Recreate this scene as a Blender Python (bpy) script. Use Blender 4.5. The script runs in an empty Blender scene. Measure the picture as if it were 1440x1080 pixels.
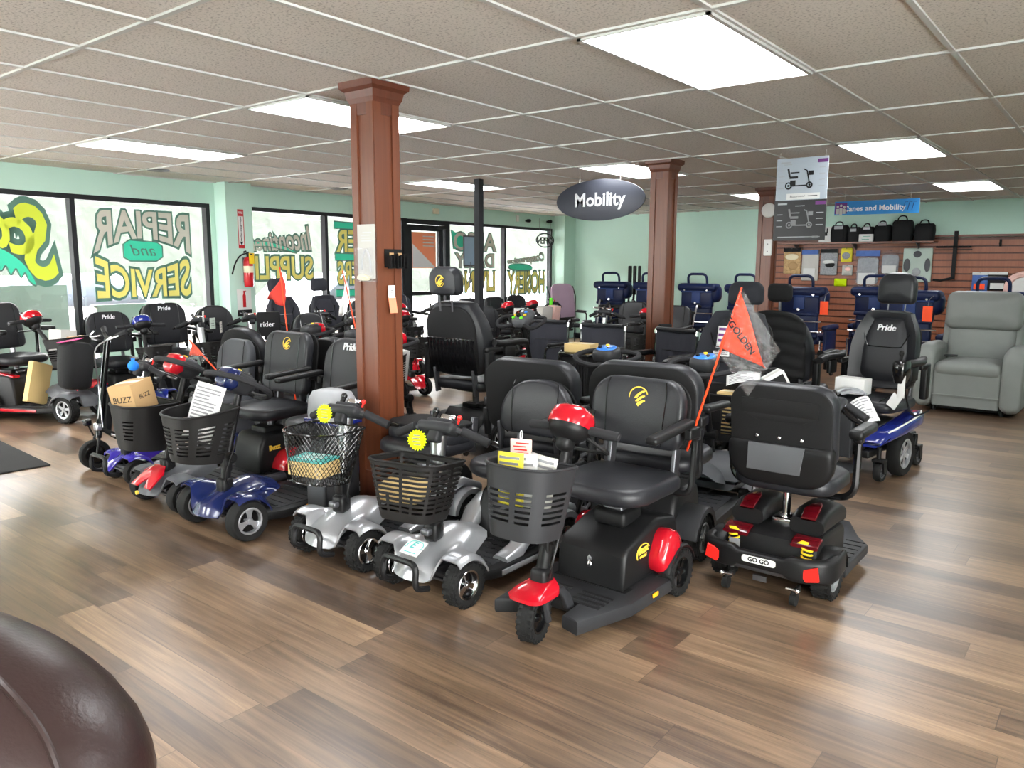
import bpy, bmesh, math, random
from mathutils import Vector, Matrix, Euler
from math import sin, cos, pi, radians, sqrt, floor, atan2, hypot
random.seed(7)
SC = bpy.context.scene
COL = SC.collection
R_ = radians
def T(x=0, y=0, z=0): return Matrix.Translation((x, y, z))
def RX(a): return Matrix.Rotation(R_(a), 4, 'X')
def RY(a): return Matrix.Rotation(R_(a), 4, 'Y')
def RZ(a): return Matrix.Rotation(R_(a), 4, 'Z')
def S(x, y, z): return Matrix.Diagonal((x, y, z, 1))
STAND = RX(90)          # local XY -> XZ plane, local +Z -> world -Y

# ------------------------------------------------------------------ materials
MATS = {}
def newmat(name):
    m = bpy.data.materials.new(name); m.use_nodes = True
    nt = m.node_tree
    b = nt.nodes['Principled BSDF']
    MATS[name] = m
    return m, nt, b
def lnk(nt, a, b): nt.links.new(a, b)
def nd(nt, t, **kw):
    n = nt.nodes.new(t)
    for k, v in kw.items(): setattr(n, k, v)
    return n
def pm(name, col, rough=.5, metal=0, bump=0, bscale=60, coat=0, var=.12, spec=.22, vscale=6, bdist=.002):
    m, nt, b = newmat(name)
    b.inputs['Roughness'].default_value = rough
    b.inputs['Metallic'].default_value = metal
    b.inputs['Coat Weight'].default_value = coat
    b.inputs['Coat Roughness'].default_value = .08
    b.inputs['Specular IOR Level'].default_value = spec
    tc = nd(nt, 'ShaderNodeTexCoord')
    ns = nd(nt, 'ShaderNodeTexNoise'); ns.inputs['Scale'].default_value = vscale; ns.inputs['Detail'].default_value = 3
    lnk(nt, tc.outputs['Object'], ns.inputs['Vector'])
    mx = nd(nt, 'ShaderNodeMix', data_type='RGBA')
    lnk(nt, ns.outputs['Fac'], mx.inputs[0])
    mx.inputs[6].default_value = [c * (1 - var) for c in col] + [1]
    mx.inputs[7].default_value = [min(1, c * (1 + var)) for c in col] + [1]
    lnk(nt, mx.outputs[2], b.inputs['Base Color'])
    if bump:
        n2 = nd(nt, 'ShaderNodeTexNoise'); n2.inputs['Scale'].default_value = bscale; n2.inputs['Detail'].default_value = 4
        lnk(nt, tc.outputs['Object'], n2.inputs['Vector'])
        bp = nd(nt, 'ShaderNodeBump'); bp.inputs['Strength'].default_value = bump; bp.inputs['Distance'].default_value = bdist
        lnk(nt, n2.outputs['Fac'], bp.inputs['Height']); lnk(nt, bp.outputs['Normal'], b.inputs['Normal'])
    return m
pm('black_plastic', (.008, .008, .0085), .42, bump=.15, bscale=300)
pm('basket_plastic', (.011, .0105, .0105), .5, bump=.15, bscale=300)
pm('deck_black', (.008, .008, .0085), .5, bump=.25, bscale=200)
pm('dark_grey', (.024, .0245, .027), .45, bump=.1, bscale=250)
pm('mid_grey', (.085, .088, .096), .42)
pm('light_grey', (.34, .35, .37), .35)
pm('gloss_black', (.005, .005, .0055), .16, coat=.5)
pm('rubber', (.009, .009, .009), .75, bump=.3, bscale=150)
pm('grip_rubber', (.018, .018, .02), .7, bump=.3, bscale=220)
pm('leather', (.0145, .015, .018), .4, spec=.32, bump=.35, bscale=170, var=.18)
pm('leather_grey', (.05, .053, .06), .4, bump=.3, bscale=170, var=.15)
pm('seat_back_cloth', (.005, .005, .0055), .8, spec=.3, bump=.4, bscale=240)
pm('cloth_grey', (.038, .039, .05), .85, bump=.4, bscale=200)
pm('cloth_charcoal', (.02, .021, .026), .85, bump=.4, bscale=200)
pm('silver_paint', (.42, .43, .45), .28, metal=.65, coat=.4, var=.05)
pm('chrome', (.78, .78, .8), .14, metal=1, var=.03)
pm('aluminium', (.6, .61, .63), .32, metal=1, var=.05)
pm('steel_dark', (.12, .12, .13), .4, metal=.8)
pm('red_paint', (.42, .005, .014), .2, coat=.8, var=.06)
pm('dark_red', (.075, .002, .005), .2, coat=.6, var=.06)
pm('red_reflector', (.85, .02, .015), .3, coat=.3)
pm('blue_dark_paint', (.009, .015, .07), .22, coat=.8, var=.06)
pm('blue_paint', (.011, .02, .17), .2, coat=.8, var=.06)
pm('blue_purple', (.03, .02, .25), .25, coat=.6, var=.08)
pm('blue_bright', (.02, .2, .75), .35, var=.15)
pm('gauge_blue', (.03, .17, .6), .3, coat=.4, var=.25, vscale=40)
pm('amber', (.9, .38, .01), .3, coat=.3)
pm('yellow', (.85, .55, .02), .45)
pm('gold_thread', (.72, .5, .06), .5)
pm('neon_yellow', (.55, .75, .0), .6, var=.03)
pm('neon_pink', (.9, .07, .32), .6, var=.03)
pm('neon_orange', (1, .1, .03), .6, var=.03)
pm('orange_note', (.95, .3, .17), .7, var=.03)
pm('lime', (.15, .85, .03), .5, var=.05)
pm('flag_orange', (.75, .05, .008), .6, var=.06)
pm('pole_orange', (.85, .06, .012), .45, var=.06)
pm('flag_red', (.42, .03, .02), .7)
pm('white_paper', (.62, .62, .61), .7, var=.04)
pm('white_plastic', (.72, .72, .7), .4, var=.04)
pm('off_white', (.48, .47, .44), .6, var=.05)
pm('pink_paper', (.78, .5, .45), .7, var=.12, vscale=60)
pm('cardboard', (.42, .27, .13), .8, bump=.15, bscale=120, var=.08)
pm('cardboard_light', (.62, .45, .2), .8, var=.08)
pm('ink', (.012, .012, .013), .7)
pm('ink_grey', (.2, .2, .21), .7)
pm('white_ink', (.75, .75, .77), .6, var=.03)
pm('grey_ink', (.5, .51, .53), .6, var=.03)
pm('mint_wall', (.52, .72, .63), .75, var=.03, vscale=1.5, bump=.06, bscale=120)
pm('white_frame', (.6, .62, .62), .5)
pm('black_frame', (.018, .019, .022), .4)
pm('tbar_white', (.55, .55, .53), .5, var=.03)
pm('blue_vinyl', (.006, .012, .05), .42, bump=.2, bscale=150, var=.15)
pm('blue_vinyl_light', (.018, .04, .14), .45, bump=.2, bscale=150, var=.12)
pm('sage_leather', (.17, .18, .17), .5, bump=.35, bscale=140, var=.1)
pm('brown_leather', (.016, .0075, .007), .34, spec=.5, bump=.3, bscale=120, var=.2)
pm('mauve', (.36, .25, .33), .55, bump=.15)
pm('teal_paper', (.08, .42, .4), .5, var=.2, vscale=30)
pm('sign_dark', (.035, .038, .05), .35, var=.03)
pm('poster_grey', (.36, .4, .46), .4, var=.1, vscale=3)
pm('poster_black', (.016, .016, .018), .35)
pm('poster_purple', (.13, .03, .16), .4)
pm('sign_blue', (.025, .2, .5), .45, var=.1)
pm('fire_red', (.5, .015, .02), .3, coat=.4)
pm('mat_dark', (.02, .02, .02), .95, bump=.6, bscale=200)
pm('cream', (.75, .68, .5), .6)
pm('green_ink', (.03, .3, .2), .6)
pm('asphalt', (.7, .7, .7), .9, var=.1, vscale=.6)
m_ = pm('grass_bank', (.034, .038, .032), .95, spec=0, var=.6, vscale=1.6)
for n_ in m_.node_tree.nodes:
    if n_.type == 'TEX_NOISE':
        mp_ = m_.node_tree.nodes.new('ShaderNodeMapping'); mp_.inputs['Scale'].default_value = (1.2, 1.6, .35)
        src = n_.inputs['Vector'].links[0].from_socket; m_.node_tree.links.new(src, mp_.inputs['Vector']); m_.node_tree.links.new(mp_.outputs[0], n_.inputs['Vector']); n_.inputs['Detail'].default_value = 8; n_.inputs['Roughness'].default_value = .75
pm('leaf_pale', (.3, .4, .22), .9, var=.5, vscale=1.2)
pm('guard_rail', (.5, .52, .55), .6)
pm('car_white', (.8, .8, .82), .25, coat=.5, var=.02)
pm('car_glass', (.12, .14, .17), .1)
pm('pale_board', (.42, .5, .45), .6, var=.05)
pm('product_grey', (.3, .31, .33), .5, var=.5, vscale=40)
pm('product_tan', (.5, .33, .16), .5, var=.6, vscale=30)
pm('product_blue', (.07, .14, .4), .5, var=.3, vscale=20)
pm('bag_black', (.01, .01, .011), .75, bump=.5, bscale=60)
pm('yellow_pack', (.75, .65, .05), .5, var=.1)

def transl(name, col, trans=.5, clear=0.0):
    m, nt, b = newmat(name)
    out = nt.nodes['Material Output']
    b.inputs['Base Color'].default_value = (*col, 1); b.inputs['Roughness'].default_value = .6
    t = nd(nt, 'ShaderNodeBsdfTranslucent'); t.inputs['Color'].default_value = (*col, 1)
    ms = nd(nt, 'ShaderNodeMixShader'); ms.inputs[0].default_value = trans
    lnk(nt, b.outputs[0], ms.inputs[1]); lnk(nt, t.outputs[0], ms.inputs[2])
    last = ms
    if clear:
        tp = nd(nt, 'ShaderNodeBsdfTransparent'); tp.inputs['Color'].default_value = (*col, 1)
        m2 = nd(nt, 'ShaderNodeMixShader'); m2.inputs[0].default_value = clear
        lnk(nt, ms.outputs[0], m2.inputs[1]); lnk(nt, tp.outputs[0], m2.inputs[2]); last = m2
    lnk(nt, last.outputs[0], out.inputs['Surface'])
    return m
transl('paint_yellow', (.85, .76, .2), .055)
transl('paint_lime', (.66, .76, .05), .05)
transl('paint_grey', (.62, .6, .52), .045)
transl('paint_outline', (.1, .22, .17), .06)
transl('paint_teal', (.05, .66, .42), .045)
transl('poster_orange', (.9, .3, .15), .035)
transl('poster_pale', (.7, .7, .72), .035)
transl('poster_blue', (.3, .42, .55), .03)
def glassy(name, tint=(1, 1, 1), gloss=.06, rough=.02, haze=0, hcol=(.8, .85, .85)):
    m, nt, b = newmat(name)
    out = nt.nodes['Material Output']; nt.nodes.remove(b)
    tp = nd(nt, 'ShaderNodeBsdfTransparent'); tp.inputs['Color'].default_value = (*tint, 1)
    gl = nd(nt, 'ShaderNodeBsdfGlossy'); gl.inputs['Roughness'].default_value = rough
    ms = nd(nt, 'ShaderNodeMixShader'); ms.inputs[0].default_value = gloss
    lnk(nt, tp.outputs[0], ms.inputs[1]); lnk(nt, gl.outputs[0], ms.inputs[2]); last = ms
    if haze:
        tr = nd(nt, 'ShaderNodeBsdfDiffuse'); tr.inputs['Color'].default_value = (*hcol, 1)
        m2 = nd(nt, 'ShaderNodeMixShader'); m2.inputs[0].default_value = haze
        lnk(nt, ms.outputs[0], m2.inputs[1]); lnk(nt, tr.outputs[0], m2.inputs[2]); last = m2
    lnk(nt, last.outputs[0], out.inputs['Surface'])
    return m
glassy('window_glass')
def plastic_bag():
    m = glassy('clear_bag', (.97, .97, .98), .07, .05, .008, (.9, .9, .92))
    nt = m.node_tree
    gl = [n for n in nt.nodes if n.type == 'BSDF_GLOSSY'][0]
    tc = nd(nt, 'ShaderNodeTexCoord'); ns = nd(nt, 'ShaderNodeTexNoise'); ns.inputs['Scale'].default_value = 22; ns.inputs['Detail'].default_value = 5; ns.inputs['Distortion'].default_value = 1.5
    lnk(nt, tc.outputs['Object'], ns.inputs['Vector'])
    bp = nd(nt, 'ShaderNodeBump'); bp.inputs['Strength'].default_value = 1; bp.inputs['Distance'].default_value = .03
    lnk(nt, ns.outputs['Fac'], bp.inputs['Height']); lnk(nt, bp.outputs['Normal'], gl.inputs['Normal'])
plastic_bag()
def emis(name, col, s):
    m, nt, b = newmat(name)
    out = nt.nodes['Material Output']; nt.nodes.remove(b)
    e = nd(nt, 'ShaderNodeEmission'); e.inputs['Color'].default_value = (*col, 1); e.inputs['Strength'].default_value = s
    lnk(nt, e.outputs[0], out.inputs['Surface'])
LIGHT_S = 8.5
emis('light_panel', (.97, .99, 1), LIGHT_S)

def wood(name, c1, c2, rough=.4):
    m, nt, b = newmat(name)
    tc = nd(nt, 'ShaderNodeTexCoord'); mp = nd(nt, 'ShaderNodeMapping'); mp.inputs['Scale'].default_value = (30, 30, 1.6)
    lnk(nt, tc.outputs['Object'], mp.inputs['Vector'])
    ns = nd(nt, 'ShaderNodeTexNoise'); ns.inputs['Scale'].default_value = 1.5; ns.inputs['Detail'].default_value = 6; ns.inputs['Distortion'].default_value = .6
    lnk(nt, mp.outputs[0], ns.inputs['Vector'])
    mx = nd(nt, 'ShaderNodeMix', data_type='RGBA'); mx.inputs[6].default_value = (*c1, 1); mx.inputs[7].default_value = (*c2, 1)
    lnk(nt, ns.outputs['Fac'], mx.inputs[0]); lnk(nt, mx.outputs[2], b.inputs['Base Color'])
    b.inputs['Roughness'].default_value = rough
wood('cherry', (.09, .024, .011), (.18, .054, .021), .38)
wood('cherry_dark', (.07, .019, .01), (.14, .04, .02), .45)
wood('slat_wood', (.2, .058, .026), (.33, .105, .045), .42)

def floor_mat():
    m, nt, b = newmat('floor_planks')
    tc = nd(nt, 'ShaderNodeTexCoord'); sp = nd(nt, 'ShaderNodeSeparateXYZ'); lnk(nt, tc.outputs['Object'], sp.inputs[0])
    def mth(op, a, bb=None):
        n = nd(nt, 'ShaderNodeMath', operation=op)
        for i, v in enumerate((a, bb)):
            if v is None: continue
            if isinstance(v, (int, float)): n.inputs[i].default_value = v
            else: lnk(nt, v, n.inputs[i])
        return n.outputs[0]
    W_, L_ = .152, 1.22
    ry = mth('DIVIDE', sp.outputs['Y'], W_); row = mth('FLOOR', ry)
    wn = nd(nt, 'ShaderNodeTexWhiteNoise', noise_dimensions='1D'); lnk(nt, row, wn.inputs['W'])
    xo = mth('ADD', mth('DIVIDE', sp.outputs['X'], L_), mth('MULTIPLY', wn.outputs['Value'], 7.3)); colm = mth('FLOOR', xo)
    cb = nd(nt, 'ShaderNodeCombineXYZ'); lnk(nt, row, cb.inputs[0]); lnk(nt, colm, cb.inputs[1])
    w2 = nd(nt, 'ShaderNodeTexWhiteNoise', noise_dimensions='2D'); lnk(nt, cb.outputs[0], w2.inputs['Vector'])
    # grain
    g = nd(nt, 'ShaderNodeCombineXYZ'); lnk(nt, mth('MULTIPLY', sp.outputs['X'], 1.3), g.inputs[0]); lnk(nt, mth('MULTIPLY', sp.outputs['Y'], 28), g.inputs[1]); lnk(nt, mth('MULTIPLY', w2.outputs['Value'], 31), g.inputs[2])
    n1 = nd(nt, 'ShaderNodeTexNoise'); n1.inputs['Scale'].default_value = 1.3; n1.inputs['Detail'].default_value = 7; n1.inputs['Roughness'].default_value = .65; n1.inputs['Distortion'].default_value = .9
    lnk(nt, g.outputs[0], n1.inputs['Vector'])
    g2 = nd(nt, 'ShaderNodeCombineXYZ'); lnk(nt, mth('MULTIPLY', sp.outputs['X'], 1.6), g2.inputs[0]); lnk(nt, mth('MULTIPLY', sp.outputs['Y'], 7), g2.inputs[1]); lnk(nt, mth('MULTIPLY', w2.outputs['Value'], 17), g2.inputs[2])
    n2 = nd(nt, 'ShaderNodeTexNoise'); n2.inputs['Scale'].default_value = 1.2; n2.inputs['Detail'].default_value = 3
    lnk(nt, g2.outputs[0], n2.inputs['Vector'])
    v = mth('ADD', mth('ADD', mth('MULTIPLY', w2.outputs['Value'], .34), mth('MULTIPLY', n1.outputs['Fac'], .85)), mth('MULTIPLY', n2.outputs['Fac'], .45))
    v = mth('SUBTRACT', v, .29)
    cr = nd(nt, 'ShaderNodeValToRGB'); lnk(nt, v, cr.inputs[0])
    e = cr.color_ramp.elements; e[0].position = .12; e[0].color = (.03, .018, .011, 1); e[1].position = .92; e[1].color = (.34, .225, .135, 1)
    for p, c in ((.34, (.068, .042, .027)), (.52, (.125, .079, .048)), (.7, (.205, .131, .079))):
        k = cr.color_ramp.elements.new(p); k.color = (*c, 1)
    # seams
    fy = mth('FRACT', ry); fx = mth('FRACT', xo)
    sy = mth('LESS_THAN', mth('MINIMUM', fy, mth('SUBTRACT', 1, fy)), .009); sx = mth('LESS_THAN', mth('MINIMUM', fx, mth('SUBTRACT', 1, fx)), .0012)
    sm = mth('MAXIMUM', sy, sx)
    mx = nd(nt, 'ShaderNodeMix', data_type='RGBA'); lnk(nt, mth('MULTIPLY', sm, .65), mx.inputs[0]); lnk(nt, cr.outputs[0], mx.inputs[6]); mx.inputs[7].default_value = (.04, .026, .018, 1)
    lnk(nt, mx.outputs[2], b.inputs['Base Color'])
    b.inputs['Specular IOR Level'].default_value = .8
    rr = mth('ADD', .25, mth('MULTIPLY', n1.outputs['Fac'], .16)); lnk(nt, rr, b.inputs['Roughness'])
    bp = nd(nt, 'ShaderNodeBump'); bp.inputs['Strength'].default_value = .25; bp.inputs['Distance'].default_value = .001
    lnk(nt, n1.outputs['Fac'], bp.inputs['Height']); lnk(nt, bp.outputs['Normal'], b.inputs['Normal'])
floor_mat()
def ceil_mat():
    m, nt, b = newmat('ceiling_tile')
    tc = nd(nt, 'ShaderNodeTexCoord')
    n1 = nd(nt, 'ShaderNodeTexNoise'); n1.inputs['Scale'].default_value = 90; n1.inputs['Detail'].default_value = 3
    lnk(nt, tc.outputs['Object'], n1.inputs['Vector'])
    cr = nd(nt, 'ShaderNodeValToRGB'); e = cr.color_ramp.elements
    e[0].position = .3; e[0].color = (.36, .33, .3, 1); e[1].position = .48; e[1].color = (.68, .63, .58, 1)
    lnk(nt, n1.outputs['Fac'], cr.inputs[0]); lnk(nt, cr.outputs[0], b.inputs['Base Color'])
    b.inputs['Roughness'].default_value = .9
    bp = nd(nt, 'ShaderNodeBump'); bp.inputs['Strength'].default_value = .4; bp.inputs['Distance'].default_value = .003
    lnk(nt, n1.outputs['Fac'], bp.inputs['Height']); lnk(nt, bp.outputs['Normal'], b.inputs['Normal'])
ceil_mat()

# ------------------------------------------------------------------ mesh builder
TXT = {}
def text_data(body, size=.1, offset=0, shear=0, ext=0, spacing=1):
    key = (body, size, offset, shear, ext, spacing)
    if key in TXT: return TXT[key]
    cu = bpy.data.curves.new('lettering', 'FONT'); cu.body = body; cu.size = size; cu.offset = offset; cu.shear = shear; cu.extrude = ext; cu.space_character = spacing
    cu.align_x = 'CENTER'; cu.align_y = 'CENTER'; cu.resolution_u = 3; cu.fill_mode = 'BOTH' if ext else 'FRONT'
    o = bpy.data.objects.new('lettering_source', cu); COL.objects.link(o)
    dg = bpy.context.evaluated_depsgraph_get()
    me = bpy.data.meshes.new_from_object(o.evaluated_get(dg))
    vs = [v.co.copy() for v in me.vertices]; fs = [tuple(p.vertices) for p in me.polygons]
    bpy.data.objects.remove(o); bpy.data.curves.remove(cu); bpy.data.meshes.remove(me)
    TXT[key] = (vs, fs)
    return TXT[key]
def rrect(w, h, r, n=5):
    if not isinstance(r, (tuple, list)): r = (r, r, r, r)     # corners: +x+y, -x+y, -x-y, +x-y
    out = []
    for k, (sx, sy) in enumerate(((1, 1), (-1, 1), (-1, -1), (1, -1))):
        rr = max(r[k], 1e-4); cx, cy = sx * (w / 2 - rr), sy * (h / 2 - rr)
        for i in range(n + 1):
            a = pi / 2 * k + pi / 2 * i / n
            out.append((cx + rr * cos(a), cy + rr * sin(a)))
    return out
def smooth(pts, n=4, closed=False):
    P = [Vector(p) for p in pts]; L = len(P); out = []
    rng = range(L if closed else L - 1)
    for i in rng:
        g = (lambda k: P[k % L]) if closed else (lambda k: P[max(0, min(L - 1, k))])
        a, b, c, d = g(i - 1), g(i), g(i + 1), g(i + 2)
        for j in range(n):
            t = j / n
            out.append(.5 * ((2 * b) + (c - a) * t + (2 * a - 5 * b + 4 * c - d) * t * t + (3 * b - a - 3 * c + d) * t ** 3))
    if not closed: out.append(P[-1])
    return out
def fillet(pts, r, n=4):
    P = [Vector(p) for p in pts]; out = [P[0]]
    for i in range(1, len(P) - 1):
        a, b, c = P[i - 1], P[i], P[i + 1]
        d1 = (a - b); d2 = (c - b); rr = min(r, d1.length * .45, d2.length * .45)
        p, q = b + d1.normalized() * rr, b + d2.normalized() * rr
        for j in range(n + 1):
            t = j / n; out.append(p * (1 - t) ** 2 + b * 2 * t * (1 - t) + q * t * t)
    out.append(P[-1]); return out
class MB:
    def __init__(s, M=None): s.v = []; s.f = []; s.k = []; s.M = M or Matrix()
    def add(s, vs, fs, M=None, k=0):
        M = s.M @ M if M is not None else s.M
        o = len(s.v); flip = M.to_3x3().determinant() < 0
        s.v += [M @ Vector(v) for v in vs]
        for f in fs:
            g = [o + i for i in f]
            s.f.append(g[::-1] if flip else g); s.k.append(k)
        return s
    def box(s, c, d, M=None, k=0, b=0):
        if b:
            return s.rbox(c, d, b, M, k)
        x, y, z = [q / 2 for q in d]; cx, cy, cz = c
        vs = [(cx + a * x, cy + e * y, cz + g * z) for a in (-1, 1) for e in (-1, 1) for g in (-1, 1)]
        return s.add(vs, [(0, 1, 3, 2), (4, 6, 7, 5), (0, 4, 5, 1), (2, 3, 7, 6), (0, 2, 6, 4), (1, 5, 7, 3)], M, k)
    def rbox(s, c, d, b=.01, M=None, k=0, n=3):
        w, h, t = d; b = min(b, w * .49, h * .49, t * .49)
        rings = []
        for z, ins in [(-t / 2 + b * (1 - cos(a)), b * (1 - sin(a))) for a in [pi / 2 * i / n for i in range(n + 1)]] + [(t / 2 - b * (1 - cos(a)), b * (1 - sin(a))) for a in [pi / 2 * i / n for i in range(n, -1, -1)]]:
            rings.append([(x + c[0], y + c[1], z + c[2]) for x, y in rrect(w - 2 * ins, h - 2 * ins, max(b - ins, .0005) if b > ins else .0005, n)])
        return s.loft(rings, M, k)
    def loft(s, rings, M=None, k=0, cap=True, closed=True):
        n = len(rings[0]); vs = [p for r in rings for p in r]; fs = []
        for i in range(len(rings) - 1):
            for j in range(n if closed else n - 1):
                a, b = i * n + j, i * n + (j + 1) % n
                fs.append((a, b, b + n, a + n))
        if cap and closed:
            fs.append(tuple(range(n - 1, -1, -1))); fs.append(tuple(range((len(rings) - 1) * n, len(rings) * n)))
        return s.add(vs, fs, M, k)
    def grid(s, rows, M=None, k=0): return s.loft(rows, M, k, False, False)
    def cyl(s, p0, p1, r0, r1=None, n=12, M=None, k=0, cap=True):
        r1 = r0 if r1 is None else r1
        p0, p1 = Vector(p0), Vector(p1); d = (p1 - p0).normalized()
        u = d.orthogonal().normalized(); w = d.cross(u)
        rings = [[p + (u * cos(2 * pi * i / n) + w * sin(2 * pi * i / n)) * r for i in range(n)] for p, r in ((p0, r0), (p1, r1))]
        return s.loft(rings, M, k, cap)
    def tube(s, pts, r, n=8, closed=False, M=None, k=0):
        P = [Vector(p) for p in pts]; P = [p for i, p in enumerate(P) if i == 0 or (p - P[i - 1]).length > 1e-6]
        L = len(P); rings = []; u = None
        for i in range(L):
            a = P[i - 1] if (i or closed) else P[i]; b = P[(i + 1) % L] if (i < L - 1 or closed) else P[i]
            d = (b - a).normalized()
            if u is None: u = d.orthogonal().normalized()
            u = (u - d * u.dot(d))
            u = u.normalized() if u.length > 1e-6 else d.orthogonal().normalized()
            w = d.cross(u); rr = r[i] if isinstance(r, (list, tuple)) else r
            rings.append([P[i] + (u * cos(2 * pi * j / n) + w * sin(2 * pi * j / n)) * rr for j in range(n)])
        if closed:
            best = min(range(n), key=lambda q: (rings[0][q] - rings[-1][0]).length)
            rings.append([rings[0][(j + best) % n] for j in range(n)])
            return s.loft(rings, M, k, False)
        return s.loft(rings, M, k)
    def lathe(s, prof, n=24, M=None, k=0, closed=False):
        rings = [[(r * cos(2 * pi * i / n), r * sin(2 * pi * i / n), z) for i in range(n)] for r, z in prof]
        if closed: rings.append(rings[0])
        return s.loft(rings, M, k, not closed)
    def sphere(s, c, r, n=12, m=8, M=None, k=0, lo=-90, hi=90):
        r = (r, r, r) if not isinstance(r, (tuple, list)) else r
        rings = []
        for i in range(m + 1):
            a = R_(lo + (hi - lo) * i / m); q = max(cos(a), 1e-3)
            rings.append([(c[0] + r[0] * q * cos(2 * pi * j / n), c[1] + r[1] * q * sin(2 * pi * j / n), c[2] + r[2] * sin(a)) for j in range(n)])
        return s.loft(rings, M, k)
    def prism(s, out, t, M=None, k=0, b=0, n=2):
        """outline in XY, thickness t along +Z from 0, edges rounded by b"""
        cx = sum(p[0] for p in out) / len(out); cy = sum(p[1] for p in out) / len(out)
        if not b: return s.loft([[(x, y, z) for x, y in out] for z in (0, t)], M, k)
        L = len(out); nrm = []
        for i in range(L):
            (ax, ay), (bx, by), (qx, qy) = out[i - 1], out[i], out[(i + 1) % L]
            dx, dy = qx - ax, qy - ay; l = hypot(dx, dy) or 1; nrm.append((dy / l, -dx / l))
        ar = sum(out[i - 1][0] * out[i][1] - out[i][0] * out[i - 1][1] for i in range(L))
        sg = -1 if ar > 0 else 1
        rings = []
        for z, ins in [(b * (1 - cos(a)), b * (1 - sin(a))) for a in [pi / 2 * i / n for i in range(n + 1)]] + [(t - b * (1 - cos(a)), b * (1 - sin(a))) for a in [pi / 2 * i / n for i in range(n, -1, -1)]]:
            rings.append([(x + sg * nx * ins, y + sg * ny * ins, z) for (x, y), (nx, ny) in zip(out, nrm)])
        return s.loft(rings, M, k)
    def pad(s, w, h, t, r=.05, e=.02, bulge=.02, M=None, k=0, n=5, curve=0, bb=0):
        """upholstered pad in XY centred on 0, back at z=0, front bulging to z=t+bulge; curve bends the sides forward"""
        o = rrect(w, h, r, n); rings = []
        prof = [(e * .6, 0), (0, e * .6), (0, t - e)]
        for i in range(1, 4):
            a = pi / 2 * i / 3; prof.append((e * (1 - cos(a)), t - e + e * sin(a)))
        lst = [((1 - 2 * ins / w), (1 - 2 * ins / h), z) for ins, z in prof]
        sx, sy, _ = lst[-1]
        for q in (.82, .6, .35, .12): lst.append((sx * q, sy * q, t + bulge * (1 - q * q) ** .8))
        if bb: lst = [(.5, .5, -bb), (.85, .85, -bb * .5)] + lst
        for fx, fy, z in lst:
            rings.append([(x * fx, y * fy, z + curve * (2 * abs(x * fx) / w) ** 2) for x, y in o])
        return s.loft(rings, M, k)
    def text(s, body, size, M=None, k=0, offset=0, shear=0, mirror=False, ext=0, fn=None, spacing=1):
        vs, fs = text_data(body, size, offset, shear, ext, spacing)
        if fn: vs = [fn(v) for v in vs]
        if mirror: vs = [Vector((-v[0], v[1], v[2])) for v in vs]; fs = [f[::-1] for f in fs]
        return s.add(vs, fs, M, k)
    def arch(s, x0, x1, cy, cz, R, a0, a1, t=.012, n=14, M=None, k=0, e=.012, side=0):
        """curved mudguard band around an axle along X; side>0 adds a lip down the outer face"""
        rings = []
        for i in range(n + 1):
            a = R_(a0 + (a1 - a0) * i / n); c, q = cos(a), sin(a)
            prof = [(x0, R), (x0, R + t - e * .5), (x0 + e, R + t), (x1 - e, R + t), (x1, R + t - e * .5), (x1, R - side), (x1 - .006, R - side), (x1 - .008, R)]
            rings.append([(x, cy + r * c, cz + r * q) for x, r in prof])
        return s.loft(rings, M, k)
    def mesh(s, name, mats, ang=38, flat=False):
        me = bpy.data.meshes.new(name)
        me.from_pydata([tuple(v) for v in s.v], [], s.f); me.validate()
        if not isinstance(mats, (list, tuple)): mats = [mats]
        for m in mats: me.materials.append(MATS[m])
        if len(mats) > 1 and len(me.polygons) == len(s.k): me.polygons.foreach_set('material_index', s.k)
        if not flat:
            me.shade_smooth(); me.set_sharp_from_angle(angle=R_(ang))
        me.update(); return me
    def obj(s, name, mats, parent=None, label=None, ang=38, flat=False):
        o = bpy.data.objects.new(name, s.mesh(name, mats, ang, flat)); COL.objects.link(o)
        if parent is not None: o.parent = parent
        if label: o['label'] = label
        return o
def tag(o, label, cat, group=None):
    o['label'] = label; o['category'] = cat
    if group: o['group'] = group
    return o
def thing(name, label, cat, loc=(0, 0, 0), rz=0, group=None):
    o = bpy.data.objects.new(name, None); COL.objects.link(o)
    o.empty_display_size = .1; o.location = loc; o.rotation_euler = (0, 0, R_(rz))
    return tag(o, label, cat, group)
def struct(o): o['kind'] = 'structure'; return o
def one(name, mb, mats, label, cat, loc=(0, 0, 0), rz=0, group=None, ang=38, rot=None):
    o = mb.obj(name, mats, ang=ang); o.location = loc; o.rotation_euler = rot or (0, 0, R_(rz))
    return tag(o, label, cat, group)
def use(name, me, parent=None, M=None):
    o = bpy.data.objects.new(name, me); COL.objects.link(o)
    if parent is not None: o.parent = parent
    if M is not None: o.matrix_local = M
    return o
def dup(root, loc, rz, label, group=None):
    r = root.copy(); COL.objects.link(r); r.location = loc; r.rotation_euler = (0, 0, R_(rz)); r['label'] = label
    if group: r['group'] = group
    def rec(a, b):
        for ch in list(a.children):
            c = ch.copy(); COL.objects.link(c); c.parent = b; rec(ch, c)
    rec(root, r)
    return r
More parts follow.
